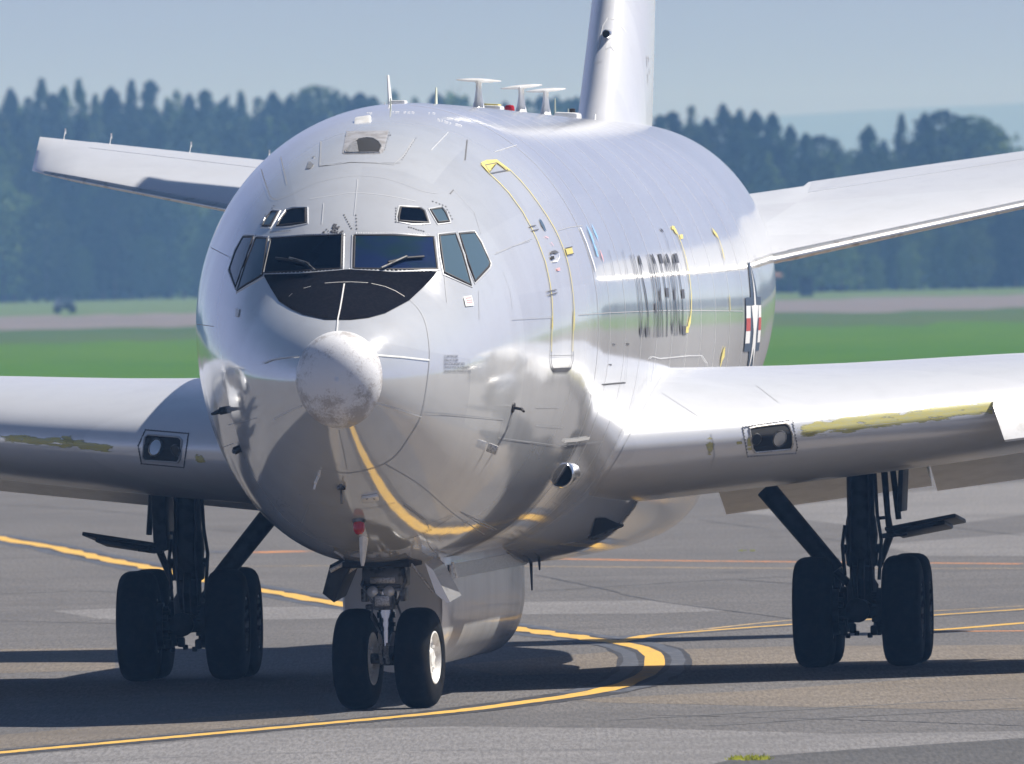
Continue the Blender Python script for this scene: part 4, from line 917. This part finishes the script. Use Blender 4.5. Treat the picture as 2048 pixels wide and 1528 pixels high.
# ------------------------------------------------------------------ nose gear
def tyre_mesh(name, r, w, rim):
    mb = MB(); pr = [(-w * .44, rim), (-w * .47, rim + .02)]
    for i in range(13):
        a = math.pi * (i / 12) ; x = -math.cos(a); y = math.sin(a) ** .55 if 0 < i < 12 else 0
        pr.append((w / 2 * math.copysign(abs(x) ** .62, x), rim + .05 + (r - rim - .05) * y))
    pr += [(w * .47, rim + .02), (w * .44, rim)]
    mb.lathe((0, 0, 0), (1, 0, 0), pr, 56)
    return mb
def groove(o): return o
NU = 4.6
ng = empty('nose_gear', (.02, NU, 0), R(-8.5), jet)                # steered towards the bend
def nb(mb, name, m, ang=50): return mb.build(name, m, ng, ang=ang)
for i, sg in enumerate((1, -1)):
    mb = tyre_mesh('tyre', .467, .325, .235); o = nb(mb, 'tyre', M_RUB); o.location = (sg * .293 + .012, 0, .465)
    mb = MB()
    for s in (1, -1): mb.lathe((0, 0, 0), (s, 0, 0), [(.148, .245), (.152, .232), (.14, .222), (.10, .20), (.085, .12), (.10, .09), (.13, .075), (.13, .001)], 40)
    for k in range(9): a = k * 2 * math.pi / 9; mb.box((.10, math.cos(a) * .155, math.sin(a) * .155), (.03, .03, .03), None, .008)
    o = nb(mb, 'wheel_rim', M_RIM); o.location = (sg * .293 + .012, 0, .465)
mb = MB(); mb.tube([(-.3, 0, .465), (.3, 0, .465)], .05, 14); mb.tube([(0, 0, .40), (0, 0, .62)], .075, 18); nb(mb, 'axle', M_STEEL)
mb = MB(); mb.lathe((0, 0, 0), (0, 0, 1), [(.58, .001), (.58, .082), (.72, .082), (.72, .07), (.76, .07), (.76, .085), (.80, .085), (.80, .068), (.84, .068), (.84, .088), (.895, .088), (.895, .075), (.96, .075), (.96, .10), (1.0, .10), (1.0, .115), (1.35, .12)], 28); nb(mb, 'oleo_strut', M_CHROME, 30)
mb = MB(); mb.box((0, -.03, .985), (.20, .24, .14), None, .03); mb.box((-.13, -.02, .945), (.10, .16, .05), None, .02); mb.box((.0, .02, 1.22), (.40, .30, .18), None, .03); mb.box((0, -.06, 1.10), (.42, .14, .03), None, .01); mb.box((-.185, -.05, 1.05), (.05, .16, .12), None, .015); mb.box((.185, -.05, 1.05), (.05, .16, .12), None, .015)
mb.tube([(-.17, -.12, 1.135), (.17, -.12, 1.135)], .018, 8); mb.tube([(.1, -.05, 1.02), (.15, .05, .8), (.06, .0, .66)], .012, 6); mb.tube([(-.1, -.08, 1.0), (-.12, -.1, .85), (-.05, -.06, .7)], .01, 6); mb.tube([(-.16, -.1, 1.3), (-.2, -.13, 1.15), (-.1, -.12, .98)], .012, 6); mb.tube([(.18, -.1, 1.32), (.22, -.12, 1.18), (.12, -.1, .96)], .014, 6)
nb(mb, 'steering_housing', M_STEEL)
mb = MB(); mb.box((0, -.13, 1.19), (.24, .02, .06), None, .008); mb.box((.0, -.15, 1.0), (.14, .03, .10), None, .01); mb.tube([(-.2, .0, 1.3), (.2, 0, 1.3)], .03, 10); nb(mb, 'gear_bracket', M_FRAME)
mb = MB(); mb.tube([(-.03, -.1, .60), (-.03, -.16, .52), (-.03, -.1, .42)], .018, 8); mb.tube([(.03, -.1, .60), (.03, -.16, .52), (.03, -.1, .42)], .018, 8); mb.tube([(0, -.08, .58), (0, -.09, .47)], .018, 8); nb(mb, 'torque_link', M_FRAME)
for x in (-.095, .06):
    mb = MB(); mb.lathe((x, -.12, 1.085), (0, -1, 0), [(-.06, .03), (0, .052), (.03, .052), (.035, .047), (.045, .035), (.05, .001)], 24); nb(mb, 'taxi_light', M_LENS)
# tyre tread grooves
# nose gear doors
def slab(name, pts, th, m, parent=jet, ax=(0, 0, 1)):
    """quad/polygon panel given thickness along its normal"""
    P = [Vector(p) for p in pts]; n = (P[1] - P[0]).cross(P[2] - P[0]).normalized() * th / 2; k = len(P); mb = MB()
    mb.add([p + n for p in P] + [p - n for p in P], [tuple(range(k)), tuple(range(2 * k - 1, k - 1, -1))] + [(i, (i + 1) % k, (i + 1) % k + k, i + k) for i in range(k)]); return mb.build(name, m, parent, smooth=False)
a, b, c, d = at_u(700, 1128, 3.9), at_u(668, 1205, 3.95), at_u(645, 1187, 3.95), at_u(660, 1130, 3.9)
mb = MB(); L = Vector((0, 1.35, .04)); mb.loft([[a, b, c, d], [q + L for q in (a, b, c, d)]]); dl = mb.build('nose_gear_door', M_DARKGEAR, jet, smooth=False)
mb = MB(); mb.tube([at_u(715, 1130, 4.3), at_u(672, 1160, 4.3)], .022, 8); mb.build('door_link', M_FRAME, dl); mb = MB(); mb.tube([at_u(690, 1126, 3.85), at_u(660, 1142, 3.85)], .02, 8); mb.build('door_link', M_FRAME, dl)
a, b, c = at_u(852, 1127, 3.9), at_u(900, 1206, 3.95), at_u(868, 1184, 3.95)
mb = MB(); mb.loft([[at_u(850, 1126, 3.9), at_u(866, 1140, 3.9), at_u(900, 1204, 3.9), at_u(893, 1206, 3.9), at_u(872, 1188, 3.9), at_u(858, 1150, 3.9)], [q + L for q in (at_u(850, 1126, 3.9), at_u(866, 1140, 3.9), at_u(900, 1204, 3.9), at_u(893, 1206, 3.9), at_u(872, 1188, 3.9), at_u(858, 1150, 3.9))]]); dr = mb.build('nose_gear_door', M_BODY, jet, smooth=False)
mb = MB(); mb.tube([at_u(905, 1125, 4.2), at_u(912, 1155, 4.25)], .016, 8); mb.build('door_link', M_FRAME, dr); mb = MB(); mb.tube([at_u(822, 1128, 3.95), at_u(868, 1186, 4.0)], .014, 8); mb.build('door_link', M_FRAME, dr)
# wheel well mouth
mb = MB(); mb.box((0, 4.5, 1.345), (.62, 1.5, .06), None, .01); mb.build('wheel_well', M_DARK, jet)

# ------------------------------------------------------------------ main gear: one bogie each side
GU = 22.58
for sg in (1, -1):
    g = empty('main_gear', (sg * 3.365 - .06, GU, 0), 0, jet)
    for du in (-.71, .71):
        for s in (1, -1):
            mb = tyre_mesh('tyre', .552, .395, .26); o = mb.build('tyre', M_RUB, g, ang=50); o.location = (s * .4425, du, .55)
            mb = MB()
            for q in (1, -1): mb.lathe((0, 0, 0), (q, 0, 0), [(.185, .27), (.188, .255), (.15, .24), (.11, .21), (.09, .12), (.12, .08), (.12, .001)], 32)
            o = mb.build('wheel_rim', M_STEEL, g, ang=50); o.location = (s * .4425, du, .55)
        mb = MB(); mb.tube([(-.45, du, .55), (.45, du, .55)], .075, 14); mb.build('axle', M_DARKGEAR, g)
        for s in (1, -1):
            mb = MB(); mb.lathe((s * .19, du, .55), (s, 0, 0), [(0, .20), (.0, .23), (.08, .23), (.08, .001)], 28)
            for k in range(7): a = k * .9; mb.tube([(s * .14, du + math.cos(a) * .17, .55 + math.sin(a) * .17), (s * .2, du + math.cos(a) * .17, .55 + math.sin(a) * .17)], .03, 8)
            mb.box((s * .15, du - .02, .36), (.07, .10, .10), None, .02); mb.box((s * .11, du - .02, .31), (.05, .06, .05), None, .01); mb.build('brake', M_DARKGEAR, g)
    mb = MB(); mb.tube([(0, -.85, .56), (0, .85, .56)], .10, 16); mb.lathe((0, -.9, .56), (0, -1, 0), [(-.05, .12), (.02, .12), (.04, .09), (.06, .05), (.06, .001)], 20); mb.build('bogie_beam', M_DARKGEAR, g)
    mb = MB(); mb.lathe((0, 0, 0), (0, 0, 1), [(.50, .001), (.50, .15), (.80, .16), (.86, .125), (.98, .125), (1.0, .155), (1.12, .165), (1.16, .15), (1.30, .165), (1.45, .15), (1.5, .138), (2.15, .138)], 28)
    mb.tube([(-.17, -.05, .9), (-.19, -.05, 1.2), (-.16, -.05, 1.4)], .018, 6); mb.tube([(.17, -.06, .85), (.2, -.06, 1.25), (.165, -.06, 1.5), (.15, -.1, 2.0)], .018, 6); mb.tube([(.11, -.13, .7), (.09, -.17, 1.2), (.1, -.15, 2.0)], .015, 6); mb.tube([(-.08, -.14, .7), (-.11, -.16, 1.15), (-.09, -.15, 1.9)], .013, 6)
    mb.tube([(-.19, 0, 1.16), (.19, 0, 1.16)], .05, 10); mb.tube([(0, -.15, 1.05), (0, -.30, .86), (0, -.2, .66)], .04, 8); mb.build('oleo_strut', M_DARKGEAR, g)
    mb = MB(); mb.tube([(-sg * .95, .10, 1.78), (-sg * .26, .0, .94)], [.105, .095], 14); mb.tube([(-sg * .30, -.02, .98), (-sg * .1, 0, .78)], .04, 8); mb.build('side_brace', M_DARKGEAR, g)
    mb = MB(); mb.tube([(sg * .15, 0, 1.46), (sg * .29, 0, 1.47)], .02, 6); mb.tube([(sg * .24, -.1, 2.05), (sg * .27, -.08, 1.5), (sg * .29, -.02, 1.3), (sg * .17, 0, .98)], [.035, .03, .04, .03], 8); mb.tube([(sg * .33, -.15, 2.0), (sg * .38, -.1, 1.45)], .03, 8); mb.build('door_link', M_DARKGEAR, g)
    mb = MB(); mb.box((sg * .64, .0, 1.385), (.72, 1.5, .04), Euler((-.05, -sg * .17, 0)), .012); mb.box((sg * .62, -.02, 1.345), (.52, 1.2, .05), Euler((-.05, -sg * .17, 0)), .02); mb.box((sg * .35, -.3, 1.30), (.25, .08, .05), Euler((0, -sg * .1, 0)), .01); mb.build('gear_door', M_DARKGEAR, g)
    if sg < 0: mb = MB(); mb.box((sg * .255, .1, 1.64), (.14, .9, .70), Euler((0, -.03, 0)), .02); mb.build('strut_door', M_DARKGEAR, g)
    else: mb = MB(); mb.box((sg * .42, .1, 1.80), (.05, .9, .55), Euler((0, .06, 0)), .015); mb.build('strut_door', M_DARKGEAR, g)
# ------------------------------------------------------------------ far background: trees, hill, sign things
def leaf_mat(name, c1, c2):
    m = mat(name, c1, .8, 0, 0, .15); t = NT(m); v = t.coord((1, 1, 1)); f = t.noise(v, .9, 3)
    oi = t.new('ShaderNodeObjectInfo'); a = t.mix(t.ramp(f, [(.35, 0), (.65, 1)]), c1, c2); hs = t.new('ShaderNodeHueSaturation')
    mp = t.new('ShaderNodeMapRange'); t.link(oi.outputs['Random'], mp.inputs[0]); mp.inputs[3].default_value = .55; mp.inputs[4].default_value = 1.8
    t.link(mp.outputs[0], hs.inputs['Value']); t.link(a, hs.inputs['Color']); t.link(hs.outputs[0], t.b.inputs['Base Color']); return m
M_LEAF = leaf_mat('foliage', (.014, .036, .012), (.034, .068, .018))
M_LEAF2 = leaf_mat('light_foliage', (.05, .095, .025), (.10, .15, .05))
M_BARK = worn('bark', (.07, .055, .045), (.04, .034, .03), 4, rough=.9)
def clump_faces(mb, c, r, n, rg, leaf):
    for _ in range(n):
        d = Vector((rg.gauss(0, 1), rg.gauss(0, 1), rg.gauss(0, .8))).normalized() * r * rg.random() ** .4; p = c + d
        a = Vector((rg.gauss(0, 1), rg.gauss(0, 1), rg.gauss(0, .5))).normalized(); b = a.orthogonal().normalized(); b.rotate(Matrix.Rotation(rg.random() * 6.28, 3, a)); e = a.cross(b); s = leaf * rg.uniform(.6, 1.3)
        mb.add([p - b * s - e * s * .5, p + b * s - e * s * .4, p + b * s * .7 + e * s * .6, p - b * s * .5 + e * s * .5], [(0, 1, 2, 3)])
from mathutils import noise as mnoise
def crown_mesh(kind, H, seed):
    """leaf sprays scattered through the crown's volume, lobed outline, gaps"""
    rg = random.Random(seed); mb = MB(); W = {'spire': .125, 'dome': .20, 'column': .135, 'ragged': .155}[kind] * H
    z0 = .07 * H; off = Vector((seed * 7.3, seed * 3.1, 0)); n = 0; tries = 0
    while n < 5200 and tries < 60000:
        tries += 1; t = rg.random() ** (1.15 if kind in ('spire', 'ragged') else .95); z = z0 + (H - z0) * t; a = rg.random() * 6.2832
        if kind == 'spire': w = W * (1 - t) ** .8 + .10
        elif kind == 'column': w = W * min(1, ((1 - t) * 2.6) ** .7 + .03) * (1 - .25 * t)
        elif kind == 'dome': w = W * math.sqrt(max(.01, 1 - max(0, (t - .40) / .60) ** 2.2)) * (.8 + .35 * min(1, t * 3))
        else: w = W * (1 - t) ** .62 * (1 + .35 * math.sin(t * 17 + seed)) + .12
        lob = 1 + .6 * mnoise.noise(Vector((math.cos(a) * 1.3, math.sin(a) * 1.3, z * .42)) + off) + .4 * mnoise.noise(Vector((math.cos(a) * 3, math.sin(a) * 3, z * 1.1)) - off)
        r = w * lob * (rg.random() ** .42) * (1 + .35 * max(0, rg.gauss(0, .6))); p = Vector((math.cos(a) * r, math.sin(a) * r, z))
        if mnoise.noise(p * .55 + off) < -.16 and rg.random() < .85: continue
        q = Vector((rg.gauss(0, .5), rg.gauss(0, .5), 1)).normalized(); b = q.orthogonal().normalized(); b.rotate(Matrix.Rotation(rg.random() * 6.28, 3, q)); s_ = .0115 * H * rg.uniform(.5, 1.25) * (.7 + .3 * min(1, w / W)); L = s_ * rg.uniform(.9, 1.7)
        mb.add([p - b * s_, p - q * L * .5, p + b * s_, p + q * L], [(0, 1, 2, 3)]); n += 1
    return mb
def trunk_mesh(H, seed):
    rg = random.Random(seed); mb = MB(); mb.tube([(0, 0, -.3), (.05, 0, .3 * H), (rg.uniform(-.2, .2), rg.uniform(-.2, .2), .92 * H)], [.016 * H, .012 * H, .003 * H], 7)
    for k in range(7):
        z = H * rg.uniform(.25, .8); a = rg.random() * 6.28; L = .1 * H * rg.uniform(.6, 1.1); mb.tube([(0, 0, z), (math.cos(a) * L, math.sin(a) * L, z + .3 * L)], [.004 * H, .001 * H], 5, False)
    return mb
protos = []
KINDS = (('spire', 20.0), ('column', 20.0), ('dome', 20.0), ('ragged', 20.0), ('ragged', 20.0), ('column', 20.0), ('dome', 20.0))
for i, (k, H) in enumerate(KINDS):
    mb = crown_mesh(k, H, 11 + i); me = MB(); c = mb.build('crown', M_LEAF if i % 3 else M_LEAF2, None, smooth=False, recalc=False); t = trunk_mesh(H, 5 + i).build('trunk', M_BARK, None, smooth=True); protos.append((k, H, c.data, t.data)); bpy.data.objects.remove(c); bpy.data.objects.remove(t)
LAB = {'spire': 'narrow pointed conifer in the hazy blue-green tree line {}', 'column': 'upright columnar tree in the hazy blue-green tree line {}', 'dome': 'broad round-topped tree in the hazy blue-green tree line {}', 'ragged': 'ragged open-crowned tree in the hazy blue-green tree line {}'}
SIDE = {'L': 'left of the jet', 'C': 'above the jet', 'R': 'right of the tail fin'}
KN = {'spire': 'pointed conifer', 'column': 'upright columnar tree', 'dome': 'round-topped tree', 'ragged': 'ragged tree'}
ORD = 'leftmost,second,third,fourth,fifth,sixth,seventh,eighth,ninth,tenth,eleventh,twelfth,thirteenth,fourteenth,fifteenth,sixteenth,seventeenth,eighteenth,nineteenth,twentieth'.split(',')
SKYT = []
def tree(px, ytop, Y, kind=None, side='L', name='tree', sky=False):
    """tree whose top reaches this photo row, standing at distance Y"""
    q = depth_at(px, ytop, Y); x = q.x; H = q.z
    if kind is None: r_ = rnd.random(); kind = ('spire' if r_ < .15 else 'column' if r_ < .45 else 'ragged' if r_ < .88 else 'dome') if side != 'R' else ('spire' if r_ < .10 else 'column' if r_ < .38 else 'ragged' if r_ < .70 else 'dome')
    i = rnd.randrange(len(protos)) if kind is None else rnd.choice([j for j, p in enumerate(protos) if p[0] == kind])
    k, H0, cd, td = protos[i]; s = max(2.0, H) / H0; ty = empty(name, (x, Y, -.02), rnd.random() * 6.28); ty.scale = (s * rnd.uniform(.9, 1.25), s * rnd.uniform(.9, 1.25), s)
    tag(ty, LAB[k].format(SIDE[side]), 'tree', 'trees in the far tree line ' + SIDE[side])
    if sky: SKYT.append((side, k, x, ty))
    link(bpy.data.objects.new('crown', cd), ty); link(bpy.data.objects.new('trunk', td), ty)
# skyline read from the photo: (column, row of the tops)
SKYL = [(-60, 175), (-20, 185), (20, 178), (55, 195), (82, 157), (105, 190), (127, 172), (158, 158), (190, 188), (222, 176), (262, 160), (300, 163), (335, 195), (352, 180), (378, 190), (410, 182), (445, 205), (482, 182), (515, 195), (545, 185), (580, 192), (605, 178), (630, 172), (665, 192), (690, 190), (720, 188), (745, 195), (786, 180), (830, 195), (872, 188), (900, 194), (930, 190)]
SKYC = [(1010, 205), (1055, 198), (1100, 200), (1155, 204), (1190, 215)]
SKYR = [(1320, 232), (1345, 225), (1382, 212), (1412, 235), (1445, 208), (1480, 218), (1510, 222), (1545, 228), (1580, 250), (1612, 268), (1640, 272), (1670, 276), (1700, 300), (1737, 252), (1768, 280), (1802, 228), (1850, 225), (1885, 222), (1915, 240), (1950, 232), (1978, 250), (2003, 300), (2040, 330), (2085, 320), (2130, 330)]
for sk, sd, Y in ((SKYL, 'L', 2560), (SKYC, 'C', 2480), (SKYR, 'R', 2180)):
    for x, y in sk: tree(x, y, Y + rnd.uniform(-30, 30), 'spire' if y < 163 else ('dome' if sd == 'R' and rnd.random() < .2 else None), sd, sky=True)
for sd in 'LCR':
    for kd in KN:
        for i, e in enumerate(sorted((t for t in SKYT if t[0] == sd and t[1] == kd), key=lambda t: t[2])):
            e[3]['label'] = ('{} from left of the {}s on the skyline {}' if i else '{} of the {}s on the skyline {}').format(ORD[min(i, 19)], KN[kd], SIDE[sd])
# rows in front and behind, lower
for k in range(46):
    x = -140 + k * 25 + rnd.uniform(-9, 9); tree(x, 225 + rnd.uniform(-8, 75), 2470 + rnd.uniform(-50, 30), None, 'L')
for k in range(30):
    x = 1180 + k * 32 + rnd.uniform(-9, 9); tree(x, (262 if x < 1580 else 300 if x < 1720 else 270 if x < 1990 else 350) + rnd.uniform(-4, 70), 2110 + rnd.uniform(-40, 25), None, 'R')
for k in range(22):
    x = 1340 + k * 34 + rnd.uniform(-9, 9); tree(x, 420 + rnd.uniform(-40, 90), 2050 + rnd.uniform(-20, 20), 'dome', 'R')
for k in range(24):
    x = -120 + k * 24 + rnd.uniform(-9, 9); tree(x, 400 + rnd.uniform(-60, 110), 2400 + rnd.uniform(-20, 20), 'dome', 'L')
# the rest of the wood reads as one mass: deep rows behind and beyond the frame
mb = MB(); rg = random.Random(3)
def mass(x0, x1, Y, h0, h1, n, leaf):
    for _ in range(n):
        x = rg.uniform(x0, x1); hmax = h0 + (h1 - h0) * .5 * (1 + math.sin(x * .55 + Y) * .6 + math.sin(x * 1.9) * .4); z = rg.random() * hmax
        clump_faces(mb, Vector((x, Y + rg.uniform(-8, 8), z)), 1.6, 5, rg, leaf)
mass(-62, 8, 2600, 15, 20, 2300, 1.0); mass(4, 52, 2230, 9, 12, 1100, .9)
mass(-420, -60, 2560, 15, 21, 7500, 1.25); mass(50, 420, 2300, 9, 14, 6500, 1.25)
mass(-62, 60, 2420, 2.5, 4.5, 700, .7); mass(5, 52, 2075, 1.5, 3.5, 500, .6)
tag(mb.build('forest', M_LEAF, None, smooth=False, recalc=False), 'dense dark wood behind the far tree line', 'forest', kind='stuff')
# distant ridge, twelve kilometres off
mb = MB(); P = []
for i in range(61):
    x = -1300 + i * 87; h = 0 if x < -90 else min(1, (x + 90) / 200) * (66 + 4 * math.sin(x * .006) + 2.5 * math.sin(x * .023)); P.append((x, h))
mb.loft([[(x, 11400, -2), (x, 11600, h * .55), (x, 12000, h), (x, 12700, h * .8), (x, 13500, -2)] for x, h in P], close=False, cap=False)
o = mb.build('hill', worn('hill_forest', (.03, .05, .025), (.05, .07, .03), .05, rough=.95), None); o['kind'] = 'structure'

# ------------------------------------------------------------------ small things on the far grass
def bush(px, py, Y, w, h, label, name='bush', leaf=.14):
    q = depth_at(px, py, Y); o = empty(name, (q.x, Y, 0)); tag(o, label, name)
    rg = random.Random(int(px)); mb = MB()
    for _ in range(46):
        a = rg.random() * 6.28; r = w / 2 * rg.random() ** .6 * .8; z = h * rg.random() ** .8
        clump_faces(mb, Vector((math.cos(a) * r, math.sin(a) * r, z * .9)), w * .16, 12, rg, leaf)
    mb.build('foliage', M_LEAF, o, smooth=False, recalc=False); mb = MB()
    for k in range(4): a = k * 1.6; mb.tube([(0, 0, -.1), (math.cos(a) * w * .2, math.sin(a) * w * .2, h * .6)], [.04, .015], 6)
    mb.build('stem', M_BARK, o); return o
q = depth_at(131, 630, 1880); uv = empty('utility_vehicle', (q.x, 1880, 0), R(12)); tag(uv, 'small dark blue utility vehicle standing beside the far sandy road', 'vehicle')
M_UV = mat('dark_blue_paint', (.02, .028, .05), .35, 0, .4)
mb = MB(); mb.box((0, .3, .52), (1.30, 2.3, .42), None, .10); mb.box((0, -.55, .62), (1.22, .7, .30), None, .10); mb.build('body', M_UV, uv)
mb = MB(); mb.loft([[(x * w, y * l + .45, z) for x, y in ((-1, -1), (1, -1), (1, 1), (-1, 1))] for z, w, l in ((.72, .60, .85), (1.0, .54, .68), (1.16, .46, .58))]); c = mb.build('cab', M_UV, uv, smooth=False)
mb = MB(); mb.add([(-.5, -.37, .78), (.5, -.37, .78), (.45, -.25, 1.06), (-.45, -.25, 1.06)], [(0, 1, 2, 3)]); mb.build('windscreen', M_GLASSB, c, smooth=False)
for sx in (-1, 1):
    mb = MB(); mb.lathe((sx * .45, -.92, .62), (0, -1, 0), [(0, .09), (.02, .08), (.03, .001)], 14); mb.build('headlight', M_LENS, uv)
    for y in (-.5, 1.0):
        mb = MB(); mb.lathe((sx * .58, y, .29), (1, 0, 0), [(-.1, .12), (-.1, .27), (-.07, .29), (.07, .29), (.1, .27), (.1, .12), (.04, .1), (.04, .001)], 20); mb.build('wheel', M_RUB, uv)
# dark equipment cabinet at the foot of the trees on the right
q = depth_at(1613, 595, 1905); cab = empty('equipment_cabinet', (q.x, 1905, 0)); tag(cab, 'small dark equipment cabinet at the foot of the far trees', 'cabinet')
mb = MB(); mb.box((0, 0, .75), (1.0, .8, 1.3), None, .04); mb.build('body', mat('cabinet_paint', (.03, .035, .045), .6), cab)
mb = MB(); mb.box((0, 0, 1.43), (1.1, .9, .08), None, .03); mb.build('roof', M_DARKGEAR, cab)
mb = MB(); mb.box((0, 0, .06), (1.1, .9, .14)); mb.build('plinth', M_PATCHL, cab, smooth=False)
mb = MB(); mb.box((.02, -.42, .75), (.8, .04, 1.1), None, .01); d = mb.build('door', M_DARKGEAR, cab); mb = MB(); mb.tube([(.3, -.46, .65), (.3, -.46, .85)], .025, 6); mb.build('handle', M_STEEL, d)
# windsock
q = depth_at(1538, 552, 1990); wz = q.z; ws = empty('windsock', (q.x, 1990, 0)); tag(ws, 'faded orange windsock before the dark trees right of the fuselage', 'windsock')
mb = MB(); mb.tube([(0, 0, -.1), (0, 0, wz + .3)], [.07, .05], 10); mb.build('pole', mat('pole_paint', (.10, .11, .13), .5), ws)
mb = MB(); mb.lathe((.1, 0, wz), (1, .2, -.05), [(0, .26), (.35, .25), (.7, .21), (.95, .16)], 16); mb.build('sock', mat('sock_fabric', (.36, .20, .15), .8), ws); mb = MB(); mb.lathe((.06, 0, wz), (1, .2, -.05), [(0, .33), (.05, .335)], 16); mb.build('hoop', M_DARKGEAR, ws)
# weeds in the pavement
M_WEED = worn('weed_blades', (.36, .38, .05), (.22, .28, .04), 9, rough=.8)
_t = NT(M_WEED); _tl = _t.new('ShaderNodeBsdfTranslucent'); _tl.inputs[0].default_value = (.50, .52, .07, 1); _mx = _t.new('ShaderNodeMixShader'); _mx.inputs[0].default_value = .55
_t.link(_t.b.outputs[0], _mx.inputs[1]); _t.link(_tl.outputs[0], _mx.inputs[2]); _t.link(_mx.outputs[0], _t.n['Material Output'].inputs[0])
def weed(px, py, w, h, n, label):
    q = ground_at(px, py); o = empty('grass_tuft', (q.x, q.y, 0)); tag(o, label, 'grass tuft'); rg = random.Random(int(px)); mb = MB()
    for _ in range(n):
        x = rg.gauss(0, w * .22); y = rg.gauss(0, .10); L = h * rg.uniform(.4, 1.0); a = rg.gauss(0, .7) + x / w * 1.2; b = rg.gauss(0, .3); t = .006 * rg.uniform(.7, 1.5)
        d = Vector((math.sin(a), b, math.cos(a))).normalized(); m = Vector((x, y, -.01)) + d * L * .55; e = Vector((x, y, 0)) + d * L + Vector((math.sin(a) * L * .2, 0, -.15 * L * abs(math.sin(a))))
        mb.add([(x - t, y, -.01), (x + t, y, -.01), (m.x + t * .8, m.y, m.z), (m.x - t * .8, m.y, m.z), tuple(e)], [(0, 1, 2, 3), (3, 2, 4)])
    b = mb.build('blade', M_WEED, o, smooth=False, recalc=False); b['kind'] = 'stuff'
weed(1478, 1519, .20, .055, 110, 'thin yellow-green grass tuft at the bottom edge, left one of two'); weed(1510, 1520, .22, .065, 190, 'fuller yellow-green grass tuft at the bottom edge, right one of two')
weed(1484, 1102, .10, .03, 40, 'tiny green weed in the apron left of the wheel brace, left one of two'); weed(1505, 1102, .10, .03, 40, 'tiny green weed in the apron left of the wheel brace, right one of two')

# ------------------------------------------------------------------ hazy air
hz = bpy.data.materials.new('haze_air'); hz.use_nodes = True; n = hz.node_tree.nodes; n.clear()
vo = n.new('ShaderNodeVolumePrincipled'); out = n.new('ShaderNodeOutputMaterial'); hz.node_tree.links.new(vo.outputs[0], out.inputs['Volume'])
vo.inputs['Color'].default_value = (.25, .51, 1.0, 1); vo.inputs['Absorption Color'].default_value = (1, 1, 1, 1); vo.inputs['Density'].default_value = .00020; vo.inputs['Anisotropy'].default_value = 0.0
mb = MB(); mb.box((0, 6650, 43), (9000, 14500, 92)); o = mb.build('haze', hz, None, smooth=False); o['kind'] = 'stuff'
